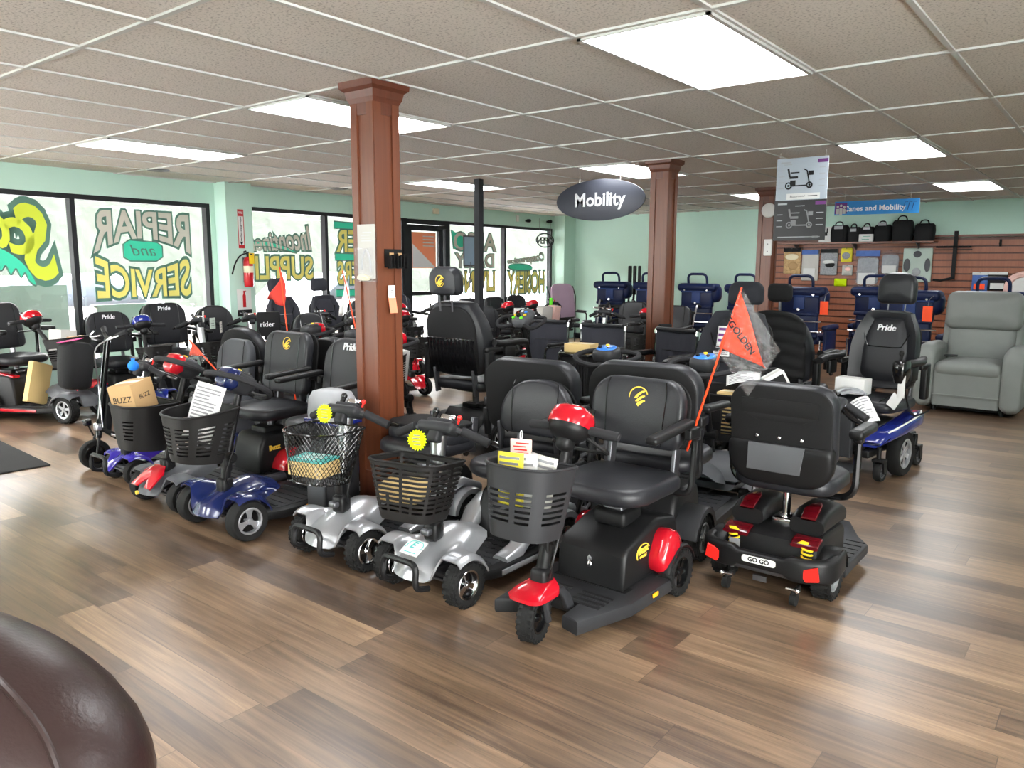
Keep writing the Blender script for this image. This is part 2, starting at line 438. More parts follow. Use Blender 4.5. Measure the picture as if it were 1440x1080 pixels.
# ================================================================== camera, world
H, CEIL = 1.45, 2.41
cam = bpy.data.cameras.new('camera'); co = bpy.data.objects.new('camera', cam); COL.objects.link(co)
co.location = (0, 0, H); co.rotation_euler = (R_(90 - 8.67), 0, R_(38.4))
co.rotation_euler = (RZ(38.4) @ RX(90 - 8.67) @ RZ(.22)).to_euler()
cam.sensor_width = 36; cam.lens = 36 * 1095 / 1440; cam.clip_start = .02; cam.clip_end = 200
SC.camera = co
w = bpy.data.worlds.new('sky'); SC.world = w; w.use_nodes = True
bg = w.node_tree.nodes['Background']
tcw = nd(w.node_tree, 'ShaderNodeTexCoord'); spw = nd(w.node_tree, 'ShaderNodeSeparateXYZ'); lnk(w.node_tree, tcw.outputs['Generated'], spw.inputs[0])
crw = nd(w.node_tree, 'ShaderNodeValToRGB'); lnk(w.node_tree, spw.outputs['Z'], crw.inputs[0])
crw.color_ramp.elements[0].color = (1, .985, .96, 1); crw.color_ramp.elements[1].color = (.93, .96, 1, 1)
lnk(w.node_tree, crw.outputs[0], bg.inputs['Color']); bg.inputs['Strength'].default_value = 14
vs_ = SC.view_settings
vs_.view_transform = 'Standard'; vs_.look = 'None'; vs_.gamma = 1; vs_.use_curve_mapping = False; vs_.exposure = 1.36
SC.cycles.max_bounces = 7; SC.cycles.diffuse_bounces = 4; SC.cycles.glossy_bounces = 3; SC.cycles.transparent_max_bounces = 16; SC.cycles.transmission_bounces = 4
SC.cycles.caustics_reflective = False; SC.cycles.caustics_refractive = False
SC.cycles.use_denoising = True
SC.cycles.sample_clamp_indirect = 12

# ================================================================== room shell
YB = 13.2
def wx(y): return -8.6 - (y - 3) * .0485          # inner face of the window wall
WA = math.degrees(math.atan(.0485))               # its slight turn
WM = T(wx(3), 3, 0) @ RZ(WA)                       # local +Y runs along the wall, local +X into the room
WL = 1 / cos(R_(WA))
struct(MB().box((-4, 4.5, -.05), (16, 18.5, .1)).obj('floor', 'floor_planks', flat=True))
struct(MB().box((-4, 4.5, CEIL + .05), (13, 18.5, .1)).obj('ceiling', 'ceiling_tile', flat=True))
struct(MB().box((-2.5, YB + .1, 1.2), (14, .2, 2.5)).obj('wall_back', 'mint_wall', flat=True))
m = MB()          # unseen right wall; its open bays are added to let more daylight in
for z0, z1 in ((0, .3), (2.2, 2.45)): m.box((2.6, 4.5, (z0 + z1) / 2), (.2, 18.5, z1 - z0))
for y in (-4.2, -1.2): m.box((2.6, y, 1.2), (.2, .35, 2.4))
m.box((2.6, 7.5, 1.2), (.2, 12, 2.4)); struct(m.obj('wall_right', 'mint_wall', flat=True))
m = MB()  # unseen wall behind the camera, with an opening added to brighten the room
for z0, z1 in ((0, .3), (2.2, 2.45)): m.box((-3, -4.1, (z0 + z1) / 2), (13, .2, z1 - z0))
m.box((-9, -4.1, 1.2), (.35, .2, 2.4)); m.box((-1.4, -4.1, 1.2), (9.4, .2, 2.4))
struct(m.obj('wall_front', 'mint_wall', flat=True))
# window wall: local frame u along wall (y), x thickness 0..-.16
def wl(y): return (y - 3) * WL
mb = MB(WM)
SILL, HEAD = .36, 2.16
spans = [(-1.6, 1.55), (1.6, 3.4 + 1.79), (5.63, 8.52), (9.56, 12.72)]
def wbx(y0, y1, z0, z1, t=.16, x0=0): mb.box((x0 - t / 2, (wl(y0) + wl(y1)) / 2, (z0 + z1) / 2), (t, wl(y1) - wl(y0), z1 - z0))
wbx(-4.3, 13.4, HEAD, CEIL + .05)
for a, b in ((-4.3, -1.6), (1.5, 1.6), (5.19, 5.63), (12.72, 13.4)): wbx(a, b, 0, HEAD)
for a, b in ((-1.6, 1.5), (1.6, 5.19), (5.63, 8.52), (9.56, 12.72)): wbx(a, b, 0, SILL)
struct(mb.obj('wall_left', 'mint_wall', flat=True))
# pilasters standing proud of the wall
mb = MB(WM); mb.box((.11, wl(5.43), CEIL / 2), (.22, .36, CEIL)); struct(mb.obj('wall_pilaster', 'mint_wall', flat=True))
mb = MB(WM); mb.box((.12, wl(12.98), CEIL / 2), (.24, .42, CEIL)); struct(mb.obj('wall_pilaster', 'mint_wall', flat=True))
mb = MB(WM)
for a, b in ((-4.3, 5.25), (5.61, 8.52), (9.56, 12.77)): mb.box((.008, (wl(a) + wl(b)) / 2, .05), (.016, wl(b) - wl(a), .1))
struct(mb.obj('baseboard_left', 'dark_grey', flat=True))
mb = MB(); mb.box((-2.5, YB - .008, .05), (13, .016, .1)); struct(mb.obj('baseboard_back', 'dark_grey', flat=True))
# windows
def window(n, y0, y1, mull, z0=SILL, z1=HEAD):
    o = bpy.data.objects.new('window_%d' % n, None); COL.objects.link(o); struct(o)
    m = MB(WM); f = .05
    for y in [y0 + f / 2, y1 - f / 2] + list(mull): m.box((-.06, wl(y), (z0 + z1) / 2), (.09, f, z1 - z0))
    for z in (z0 + f / 2, z1 - f / 2): m.box((-.06, (wl(y0) + wl(y1)) / 2, z), (.092, wl(y1) - wl(y0), f))
    struct(m.obj('window_frame', 'black_frame', o, flat=True))
    edges = [y0 + f] + list(mull) + [y1 - f]
    for a, b in zip(edges[:-1], edges[1:]):
        g = MB(WM); g.box((-.06, (wl(a) + wl(b)) / 2, (z0 + z1) / 2), (.006, wl(b) - wl(a) - .01, z1 - z0 - .08))
        struct(g.obj('window_pane', 'window_glass', o, flat=True))
window(1, -1.6, 1.5, [0]); window(2, 1.6, 5.19, [3.61]); window(3, 5.63, 8.52, [6.98]); window(4, 9.56, 12.72, [11.16])
# glazed entrance door
d = bpy.data.objects.new('door_1', None); COL.objects.link(d); struct(d)
m = MB(WM)
for y in (8.55, 9.53): m.box((-.06, wl(y), 1.08), (.1, .07, 2.16))
m.box((-.06, wl(9.04), 2.12), (.1, .98, .07)); struct(m.obj('door_frame', 'black_frame', d, flat=True))
m = MB(WM)
for y in (8.65, 9.4): m.box((-.05, wl(y), 1.04), (.05, .1, 2.06))
for z, h in ((.12, .22), (2.03, .09), (1.0, .06)): m.box((-.05, wl(9.03), z), (.05, .8, h))
m.cyl((.0, wl(9.38), .95), (.0, wl(9.38), 1.25), .012); m.box((.02, wl(9.36), 2.05), (.05, .22, .05))
struct(m.obj('door_leaf', 'black_frame', d, flat=True))
m = MB(WM); m.box((-.05, wl(9.03), 1.08), (.006, .68, 1.84)); struct(m.obj('door_pane', 'window_glass', d, flat=True))
# ceiling grid: 2 x 4 ft lay-in panels
GY, GX, CX, CY = 1.2192, .6096, -2.567, 2.887
m = MB()
for i in range(-6, 10):
    y = CY + GY * i
    if -3.9 < y < YB: m.box((-3.4, y, CEIL - .004), (12, .024, .012))
for j in range(-12, 9):
    x = CX + GX * j
    if x < 2.5: m.box((x, 4.6, CEIL - .0035), (.024, 17.3, .011))
struct(m.obj('trim_1', 'tbar_white', flat=True))
def gxy(i, j): return CX + GX * (j + .5), CY + GY * (i + .5)
lab = {(0, 1): 'large lit ceiling panel nearest, above the three wheel red scooter', (0, -3): 'lit ceiling panel half behind the nearest wooden column',
       (0, -7): 'long lit ceiling panel nearest the repair and service window', (3, 1): 'lit ceiling panel right of the hanging scooter posters',
       (3, -3): 'lit ceiling panel cut by the middle wooden column and above the mobility sign', (3, -7): 'lit ceiling panel beside the black steel post',
       (6, 1): 'far lit ceiling panel above the slatwall and grey recliner', (6, -3): 'far lit ceiling panel behind the hanging scooter posters'}
def ceiling_light(i, j, label):
    x, y = gxy(i, j)
    t = thing('ceiling_light', label, 'ceiling light', (x, y, CEIL - .012), 0, 'fluorescent ceiling panels')
    f = MB()
    for sx in (-1, 1): f.box((sx * .292, 0, -.002), (.02, 1.196, .012))
    for sy in (-1, 1): f.box((0, sy * .593, -.002), (.604, .01, .012))
    f.obj('frame', 'tbar_white', t, flat=True)
    MB().box((0, 0, .002), (.56, 1.16, .006)).obj('diffuser', 'light_panel', t, flat=True)
for (i, j), l in lab.items(): ceiling_light(i, j, l)
# ceiling panels of the rest of the room, out of the frame (they light it)
for i, j in ((-3, 1), (-3, -3), (-3, -7), (0, 5), (3, 5), (-3, 5), (6, 5), (-3, -5)): ceiling_light(i, j, 'lit ceiling panel outside the picture')
for (px, py, lb) in ((-8.0, 4.2, 'small round ceiling vent near the repair and service window'), (-8.05, 6.6, 'small round ceiling vent near the incontinence supplies window')):
    m = MB(); m.lathe([(.0, 0), (.09, 0), (.11, .008), (.12, .014)], 20, T(px, py, CEIL - .014)); one('ceiling_vent', m, 'mid_grey', lb, 'vent')

# ================================================================== columns
def column(n, x, y, s=.165):
    o = bpy.data.objects.new('column_%d' % n, None); COL.objects.link(o); struct(o); o.location = (x, y, 0)
    m = MB(); m.box((0, 0, CEIL / 2), (s, s, CEIL)); 
    for a in range(4):
        M = RZ(90 * a)
        for q in (-1, 1): m.box((q * (s / 2 - .018), -s / 2 - .006, 1.2), (.05, .012, 2.2), M)
    struct(m.obj('column_shaft', 'cherry', o, flat=True))
    m = MB()
    for z, e in ((.14, .03), (.29, .018)): m.box((0, 0, z / 2 + .0), (s + e, s + e, z))
    struct(m.obj('column_base', 'cherry_dark', o, flat=True))
    m = MB(); L = []
    for z, e in ((2.24, .014), (2.3, .02), (2.325, .045), (2.36, .06), (2.375, .1), (2.41, .105)): L.append([(a * (s + e) / 2, b * (s + e) / 2, z) for a, b in ((1, 1), (-1, 1), (-1, -1), (1, -1))])
    m.loft(L); struct(m.obj('column_capital', 'cherry_dark', o, flat=True))
    return o
C1 = (-3.31, 2.97)
column(1, *C1); column(2, -3.5, 6.67); column(3, -3.66, 9.75)
o = bpy.data.objects.new('column_4', None); COL.objects.link(o); struct(o)
struct(MB().box((-5.92, 6.85, CEIL / 2), (.075, .075, CEIL)).obj('column_shaft', 'black_frame', o, flat=True))

# ================================================================== outside the windows
struct(MB().box((-20, 6, -.25), (22, 60, .1)).obj('ground_outside', 'asphalt', flat=True))
struct(MB().box((8, 2, -.25), (22, 60, .1)).obj('ground_outside', 'asphalt', flat=True))
rows = []
rr = random.Random(3)
for i in range(9):
    u = i / 8
    rows.append([(-17 - 9 * u, -22 + j * 1.6, -.22 + 8.2 * u ** .9 + (rr.random() - .5) * .5 * (u > 0)) for j in range(40)])
struct(MB().grid(rows).obj('hill_outside', 'grass_bank'))
m = MB()
m.box((-15, 6, .42), (.06, 50, .3))
for k in range(26): m.box((-15, -18 + k * 2, .1), (.1, .1, .8))
one('guard_rail', m, 'guard_rail', 'long grey guard rail along the road outside the windows', 'guard rail')
def car(x, y, rz, lab):
    t = thing('parked_car', lab, 'car', (x, y, -.2), rz, 'cars outside the windows')
    side = [(-2.2, .35), (-2.2, .75), (-1.9, .95), (-1.1, 1.0), (-.5, 1.45), (.9, 1.5), (1.6, 1.02), (2.2, .92), (2.3, .4)]
    m = MB(); m.prism(side, 1.7, T(0, .85, 0) @ STAND, b=.08); m.obj('body', 'car_white', t)
    m = MB(); m.prism([(-.95, 1.02), (-.42, 1.4), (.85, 1.43), (1.35, 1.03)], 1.72, T(0, .86, 0) @ STAND, b=.02); m.obj('windows', 'car_glass', t)
    for sx in (-1.4, 1.4):
        for sy in (-.78, .78): MB().lathe([(0, -.1), (.28, -.1), (.33, -.06), (.33, .06), (.28, .1), (0, .1)], 18, T(sx, sy, .33) @ RX(90)).obj('wheel', 'rubber', t)
car(-12.2, 9.6, 96, 'white car parked outside the incontinence supplies window'); car(-11.8, 14.5, 92, 'white car parked outside the window with the living lettering'); car(-13, 4.9, 75, 'white car parked outside the repair and service window')
m = MB(); m.box((0, 0, .71), (.04, 1.4, 1.42)); m.box((.03, -.5, .05), (.35, .05, .1)); m.box((.03, .5, .05), (.35, .05, .1))
one('sign_board', m, 'pale_board', 'plain pale sage board standing outside the leftmost window', 'board', (wx(2.9) - .55, 3.0, -.2), 3)
m = MB(); m.box((0, 0, .58), (.05, .62, 1.16)); m.box((.03, 0, .05), (.3, .5, .1)); m.box((0, 0, 1.17), (.09, .7, .03))
one('sign_board', m, 'pale_board', 'low pale sage board standing outside below the service lettering', 'board', (wx(4.2) - .6, 4.33, -.2), 3)
# ================================================================== shared building blocks
CACHE = {}
def cached(key, fn):
    if key not in CACHE: CACHE[key] = fn()
    return CACHE[key]
def resample(out, N):
    L = len(out); seg = [hypot(out[(i + 1) % L][0] - out[i][0], out[(i + 1) % L][1] - out[i][1]) for i in range(L)]
    tot = sum(seg); res = []; i = 0; acc = 0
    for k in range(N):
        d = tot * k / N
        while acc + seg[i] < d: acc += seg[i]; i += 1
        t = (d - acc) / (seg[i] or 1); a, b = out[i], out[(i + 1) % L]
        res.append((a[0] + (b[0] - a[0]) * t, a[1] + (b[1] - a[1]) * t))
    return res
def tyre_mesh(r, w, knobs):
    m = MB(RY(90)); h = w / 2; ri = r * .62
    m.lathe([(ri, -h * .75), (r * .8, -h), (r * .93, -h * .95), (r * .985, -h * .7), (r, -h * .3), (r, h * .3), (r * .985, h * .7), (r * .93, h * .95), (r * .8, h), (ri, h * .75)], 32, closed=True)
    if knobs:
        n = 22
        for i in range(n):
            for q, off in ((-.62, 0), (0, .5), (.62, 0)):
                a = 360 * (i + off) / n
                m.box((0, 0, 0), (r * .05, r * .17, w * .24), RZ(a) @ T(r * .99, 0, q * h) @ RY(q * 28))
            for q in (-1, 1):
                a = 360 * (i + .25) / n
                m.box((0, 0, 0), (r * .14, r * .1, w * .05), RZ(a) @ T(r * .9, 0, q * h * .97))
    return m.mesh('tyre', 'rubber')
def rim_mesh(r, w, style, mat):
    m = MB(RY(90)); h = w / 2
    ro = r * .66
    m.lathe([(ro, -h * .7), (ro, h * .82), (ro * .97, h * .86), (ro * .86, h * .8), (ro * .84, h * .3), (ro * .84, -h * .3), (ro * .86, -h * .8), (ro * .97, -h * .86), (ro, -h * .82)], 32, closed=True)
    m.cyl((0, 0, -h * .8), (0, 0, h * .7), ro * .26, n=14); m.cyl((0, 0, h * .5), (0, 0, h * .8), ro * .16, n=12)
    ns = {'three': 3, 'five': 5, 'six': 6, 'disc': 0}[style]
    for s in (1, -1):
        if ns == 0:
            m.lathe([(0, h * .5 * s), (ro * .9, h * .45 * s)], 24)
        for i in range(ns):
            M = RZ(360 * i / ns + 15)
            wd = ro * (.34 if ns == 3 else .26)
            a = [(ro * .2, -wd * .5), (ro * .9, -wd * .7), (ro * .9, wd * .7), (ro * .2, wd * .5)]
            m.prism(a, h * .16, M @ T(0, 0, s * h * .5 - h * .08), b=h * .04, n=1)
            if ns == 3:
                for q in (-1, 1):
                    a2 = [(ro * .2, q * wd * .2), (ro * .92, q * wd * 1.15), (ro * .92, q * wd * .75), (ro * .3, q * wd * .1)]
                    m.prism(a2 if q > 0 else a2[::-1], h * .1, M @ T(0, 0, s * h * .42 - h * .05))
    return m.mesh('rim', mat)
def core_mesh(r, w):
    m = MB(RY(90)); m.lathe([(0, -w * .18), (r * .55, -w * .18), (r * .55, w * .18), (0, w * .18)], 20); return m.mesh('hub', 'gloss_black')
def wheel(par, x, y, r, w, style='five', rim='silver_paint', knobs=False, rz=0, core=True, z=None):
    t = use('wheel', cached(('ty', r, w, knobs), lambda: tyre_mesh(r, w, knobs)), par, T(x, y, r if z is None else z) @ RZ(rz) @ RX(random.uniform(0, 90)))
    use('rim', cached(('rim', r, w, style, rim), lambda: rim_mesh(r, w, style, rim)), t)
    if core and style != 'disc': use('hub', cached(('hub', r, w), lambda: core_mesh(r, w)), t)
    return t
def caster(par, x, y, r=.06, w=.04, rz=0, up=.2, mat='black_plastic', rim='mid_grey'):
    m = MB(T(x, y, 0) @ RZ(rz))
    off = r * .5
    m.cyl((0, 0, r * 2.2), (0, 0, up), .016)
    m.box((0, off * .4, r * 2.15), (w + .03, r * 1.1, .02), b=.006)
    for s in (-1, 1): m.prism([(-.01, r * 2.2), (r * .7, r * 2.2), (off + .018, r * .8), (off - .018, r * .8)], .01, T(s * (w / 2 + .008) - .005, 0, 0) @ Matrix(((0, 0, 1, 0), (1, 0, 0, 0), (0, 1, 0, 0), (0, 0, 0, 1))))
    f = m.obj('caster_fork', mat, par)
    t = use('caster_wheel', cached(('ct', r, w), lambda: tyre_mesh(r, w, False)), par, T(x, y, 0) @ RZ(rz) @ T(0, off, r))
    use('rim', cached(('cr', r, w, rim), lambda: rim_mesh(r, w, 'five', rim)), t)
YZX = Matrix(((0, 0, 1, 0), (1, 0, 0, 0), (0, 1, 0, 0), (0, 0, 0, 1)))    # local XY -> YZ plane, local Z -> X
def swoosh(size, M, m=None):
    """round crest: a ring with a winged sweep through it"""
    m = m or MB(); r = size / 2
    n = 30
    for i in range(n):
        a0, a1 = R_(20 + 320 * i / n), R_(20 + 320 * (i + 1) / n)
        t0 = r * .1
        vs = [(q * cos(a), q * sin(a), z) for a in (a0, a1) for q in (r - t0, r) for z in (0, .003)]
        m.add(vs, [(1, 3, 7, 5), (0, 4, 6, 2), (3, 2, 6, 7), (0, 1, 5, 4)], M)
    for k, (h, x0) in enumerate(((.95, -.75), (.62, -.45), (.3, -.15))):
        pts = [(x0 * r, -.62 * r)] + [(x0 * r + r * (1.35 - .25 * k) * t, -.62 * r + r * h * 1.35 * sin(t * pi * .5) ** .8) for t in (.2, .4, .6, .8, 1)]
        pts += [(p[0] + r * .04, p[1] - r * (.1 + .36 * (1 - i / 5))) for i, p in list(enumerate(pts))[::-1][:-1]]
        m.prism(pts[::-1], .003, M @ T(0, 0, .001 * k))
    return m
def backlogo(par, logo, M, w, h, t, bulge):
    if logo == 'crest':
        m = MB(M); swoosh(min(w, h) * .2, T(w * .02, h * .3, t + bulge * .72 + .001), m); m.obj('crest', 'gold_thread', par)
    elif logo:
        cap = bulge == 0
        m = MB(M); m.text(logo, h * (.115 if cap else .15), T(0, h * (.27 if cap else .36), t + bulge * .5), ext=.006, shear=.15, offset=.0008); m.obj('lettering', 'white_ink', par)
def seat(par, x, y, z, w=.46, d=.42, bh=.4, kind='std', mat='leather', arms='flip', logo=None, head=False, rz=0, tilt=8, armz=.2, post=None, bw=None, bt=.075, back='seat_back_cloth', fold=False, br=.12, piping=True, headlogo=None, pouch=False, postm='steel_dark', b0=.035, hinge=True):
    M = T(x, y, z) @ RZ(rz); bw = bw or w
    if post is not None:
        m = MB(M); m.cyl((0, .02, post - z), (0, .02, -.09), .026, n=14); m.box((0, .02, -.1), (.2, .22, .03), b=.008); m.box((0, .02, post - z + .02), (.1, .1, .05), b=.012); m.obj('seat_post', postm, par)
    m = MB(M); 
    m.pad(w, d, .075, (.09, .09, .13, .13) if kind != 'captain' else .09, .03, .02, T(0, 0, -.085), n=6, bb=.012)
    cu = m.obj('seat_cushion', mat, par, ang=60)
    if kind == 'captain':
        for sx in (-1, 1): m = MB(M); m.tube(smooth([(sx * w * .3, -d * .46, -.01), (sx * w * .3, -d * .2, .012), (sx * w * .31, d * .2, .012)], 4), .004, 5); m.obj('seat_seam', 'gloss_black', cu)
    if fold:
        Mb = M @ T(0, d / 2 - .02, .06) @ RX(84 + 4) @ T(0, 0, bh / 2) @ STAND
    else:
        Mb = M @ T(0, d / 2 - .01, b0) @ RX(-tilt) @ T(0, 0, bh / 2) @ STAND
    m = MB(Mb)
    if kind == 'captain':
        o = [(-bw * .40, -bh / 2), (bw * .40, -bh / 2), (bw * .5, -bh * .2), (bw * .47, bh * .18), (bw * .36, bh * .42), (bw * .26, bh / 2), (-bw * .26, bh / 2), (-bw * .36, bh * .42), (-bw * .47, bh * .18), (-bw * .5, -bh * .2)]
        oo = [(p.x, p.y) for p in smooth([(a, b, 0) for a, b in o], 5, True)]
        rings = []
        for fx, fy, zz in ((.6, .6, -.02), (.96, .97, 0), (1, 1, .02), (1, 1, bt - .02), (.97, .975, bt), (.8, .85, bt - .004), (.66, .8, bt - .02), (.6, .72, bt - .004), (.45, .55, bt), (.2, .3, bt + .003)):
            rings.append([(a * fx, b * fy, zz + .05 * max(0, abs(a * fx) / bw * 2 - .55) ** 2 * 4) for a, b in oo])
        m.loft(rings)
    else:
        BR = br if isinstance(br, tuple) else (br, br, br * .55, br * .55)
        m.pad(bw, bh, bt, BR, .025, .018, n=7, curve=.03, bb=.008)
    bk = m.obj('backrest', mat, par, ang=60)
    if kind == 'captain':
        m = MB(Mb); zz = bt + .0035
        m.tube(smooth([(-bw * .36, bh * .24, zz - .012), (-bw * .27, bh * .06, zz - .002), (-bw * .2, bh * .02, zz), (bw * .2, bh * .02, zz), (bw * .27, bh * .06, zz - .002), (bw * .36, bh * .24, zz - .012)], 5), .004, 6); m.obj('yoke_seam', 'gloss_black', bk)
    # back shell cover
    m = MB(Mb); 
    if kind != 'captain': m.pad(bw * .985, bh * .985, .012, (BR[1], BR[0], BR[3], BR[2]), .006, .004, T(0, 0, .002) @ RY(180), n=7)
    else: m.pad(bw * .9, bh * .93, .03, (.17, .17, .06, .06), .012, .008, T(0, 0, .002) @ RY(180), n=6)
    m.obj('back_cover', back, bk)
    if piping and kind != 'captain':
        for sx in (-1, 1):
            m = MB(Mb); L = []
            for i in range(9):
                v = -.46 + .92 * i / 8; q = max(abs(v) * 2, .62); xx = sx * bw * (.31 + .03 * (v + .4))
                if v > .3: xx *= 1 - (v - .3) * .5
                qq = max(abs(v) / .5, abs(xx) / (bw / 2))
                L.append((xx, v * bh, bt + .018 * max(0, (1 - min(qq, 1) ** 2)) ** .8 + .03 * (2 * abs(xx) / bw) ** 2 - .001))
            m.tube(smooth(L, 2), .0028, 5); m.obj('seam', 'gloss_black', bk)
    backlogo(bk, logo, Mb, bw, bh, bt + (.004 if kind == 'captain' else 0), .018 if kind != 'captain' else .0)
    if pouch:
        m = MB(Mb @ T(0, -bh * .18, -.012) @ RY(180)); L = []
        for i in range(41):
            u = i / 40 * 2 - 1; L.append([(-u * bw * .44, -bh * .3 + bh * .5 * v, .012 + .03 * (sin(v * pi * .85)) * (1 - u * u * .6) + .0035 * sin(u * 38) * v) for v in [j / 8 for j in range(9)]])
        m.grid(L); m.tube([(-u * bw * .44, bh * .2, .022 + .004 * sin(u * 60)) for u in [i / 30 * 2 - 1 for i in range(31)]], .006, 6); m.obj('back_pouch', 'gloss_black', bk)
    # hinge brackets
    for sx in (-1, 1) if hinge else (): m = MB(M); m.box((sx * (w * .36), d / 2 - .0, b0 * .5), (.02, .05, .16 + b0), RX(-tilt), b=.006); m.obj('back_hinge', 'steel_dark', par)
    if arms:
        for sx in (-1, 1):
            m = MB(M); ax = sx * (w / 2 + .035); yb = d / 2 - .01
            if arms == 'flip':
                m.tube(fillet([(sx * w * .3, yb - .03, -.1), (ax, yb - .03, -.1), (ax, yb, armz - .05), (ax, yb - .04, armz - .02)], .05), .014, 8)
                m.box((ax, yb - .03, armz - .02), (.035, .1, .05), b=.01); m.box((ax, yb - .005, armz * .45), (.03, .035, armz * .8), RX(-6), b=.006)
                a = m.obj('armrest', 'black_plastic', par)
                m = MB(M @ T(ax, -d * .03, armz + .02) @ RX(4)); m.rbox((0, 0, 0), (.058, d * .78, .035), .016); m.obj('arm_pad', 'gloss_black' if mat == 'x' else 'black_plastic', a)
            elif arms == 'loop':
                m.tube(fillet([(sx * w * .2, .03, -.11), (ax + sx * .02, .03, -.11), (ax + sx * .02, .03, armz)], .1, 6), .0165, 8)
                m.box((ax + sx * .02, .03, armz - .005), (.04, .05, .03), b=.008)
                a = m.obj('armrest', 'gloss_black', par)
                m = MB(M @ T(ax + sx * .02, -.04, armz + .025)); m.rbox((0, 0, 0), (.066, d * .66, .045), .018); m.obj('arm_pad', 'black_plastic', a)
            else:   # 'tall' padded arm of a captain seat
                m.box((ax, yb - .02, armz * .4), (.05, .07, armz * 1.0), b=.014); m.box((ax, yb - .06, armz - .025), (.045, .16, .04), b=.012)
                m.box((ax, -.02, armz - .06), (.03, .12, .1), b=.01)
                a = m.obj('armrest', 'black_plastic', par)
                m = MB(M @ T(ax, -d * .06, armz + .015) @ RX(5))
                m.loft([[(xx * (.7 if k in (0, 6) else 1), yy, zz + .012 * sin(k)) for xx, zz in rrect(.07, .045, .02, 3)] for k, yy in enumerate((-.2, -.17, -.1, 0, .08, .15, .19))][::-1]); m.obj('arm_pad', 'black_plastic', a)
    if head:
        hz = bh * cos(R_(tilt)) + .035; hy = d / 2 + bh * sin(R_(tilt))
        hw, hh = (.29, .2) if head is True else head
        for sx in (-1, 1): m = MB(M); m.cyl((sx * .06, hy + .02, hz - .06), (sx * .06, hy + .03, hz + .09), .006, n=8); m.obj('headrest_post', 'steel_dark', par)
        m = MB(M @ T(0, hy + .02, hz + .06 + hh / 2) @ RX(-4) @ T(0, 0, 0) @ STAND @ T(0, 0, -.04)); m.pad(hw, hh, .08, (hh * .42, hh * .42, .04, .04), .035, .015, n=7, bb=.02); h = m.obj('headrest', mat, par, ang=60)
        if headlogo:
            m = MB(M @ T(0, hy + .09, hz + .06 + hh / 2) @ RX(-4) @ T(0, 0, 0) @ RZ(180) @ STAND); swoosh(.085, T(0, 0, -.002), m); m.obj('crest', 'gold_thread', h)
    return bk
def basket(par, M, tw=.3, td=.24, bw=.24, bd=.17, h=.24, style='slots', rise=.0, mat='basket_plastic', name='basket', front=.09):
    N = 72; LV = 25
    top = resample(rrect(tw, td, (.03, .03, front, front), 8), N); bot = resample(rrect(bw, bd, (.03, .03, front * .8, front * .8), 8), N)
    def pt(j, v):
        a, b = bot[j % N], top[j % N]; f = v ** .85
        hh = h * (1 + rise * (b[1] / td))
        return Vector((a[0] + (b[0] - a[0]) * f, a[1] + (b[1] - a[1]) * f, hh * v))
    m = MB(M)
    if style == 'wire':
        n = 44
        for s in (1, -1):
            for i in range(n):
                L = [pt(0, 0)] * 0
                for q in range(9):
                    v = q / 8; jj = (i / n * N + s * v * 14); j0 = int(floor(jj)); f = jj - j0
                    L.append(pt(j0, v) * (1 - f) + pt(j0 + 1, v) * f)
                m.tube(L, .0015, 4)
        for gx in range(-7, 8):
            x = gx / 8 * bw / 2; m.tube([(x, -bd * .46, .002), (x, bd * .46, .002)], .0015, 4)
        for gy in range(-5, 6):
            y = gy / 6 * bd / 2; m.tube([(-bw * .47, y, .002), (bw * .47, y, .002)], .0015, 4)
        m.tube([pt(j, 1) for j in range(N)], .005, 6, True); m.tube([pt(j, 0) for j in range(N)], .004, 6, True)
        return m.obj(name, mat, par)
    bm = bmesh.new(); V = {}
    for l in range(LV + 1):
        for j in range(N): V[l, j] = bm.verts.new(pt(j, l / LV))
    c = bm.verts.new((0, 0, 0)); 
    for j in range(N): bm.faces.new((c, V[0, (j + 1) % N], V[0, j]))
    for l in range(LV):
        for j in range(N):
            jj = (j + 4) % N; p = jj % 9
            hole = False
            if style == 'slots': hole = 4 <= l <= 19 and l % 2 == 0 and 1 <= p <= 6
            elif style == 'panel':                                   # grey basket: three slotted windows
                q = (j / N) % 1; hole = 6 <= l <= 17 and l % 2 == 0 and (abs(q - .625) < .065 or abs(q - .5) < .03 or abs(q - .75) < .03 or abs(q - .9) < .06 or abs(q - .36) < .06)
            elif style == 'dense': hole = 3 <= l <= 22 and l % 2 == 0 and 0 <= p <= 7 and not (p == 3 and l < 12)
            elif style == 'half': hole = 6 <= l <= 16 and l % 2 == 0 and 2 <= p <= 6 and (jj // 9) % 2 == 0
            if not hole: bm.faces.new((V[l, j], V[l, (j + 1) % N], V[l + 1, (j + 1) % N], V[l + 1, j]))
    bmesh.ops.recalc_face_normals(bm, faces=bm.faces)
    bmesh.ops.solidify(bm, geom=bm.faces[:], thickness=.004)
    bm.verts.ensure_lookup_table(); bm.verts.index_update()
    m.add([v.co.copy() for v in bm.verts], [[v.index for v in f.verts] for f in bm.faces]); bm.free()
    m.tube([pt(j, 1) for j in range(N)], .0065, 6, True)
    m.box((0, bd / 2 + .01, h * .6), (.1, .03, h * .35), b=.006)
    return m.obj(name, mat, par, ang=30)
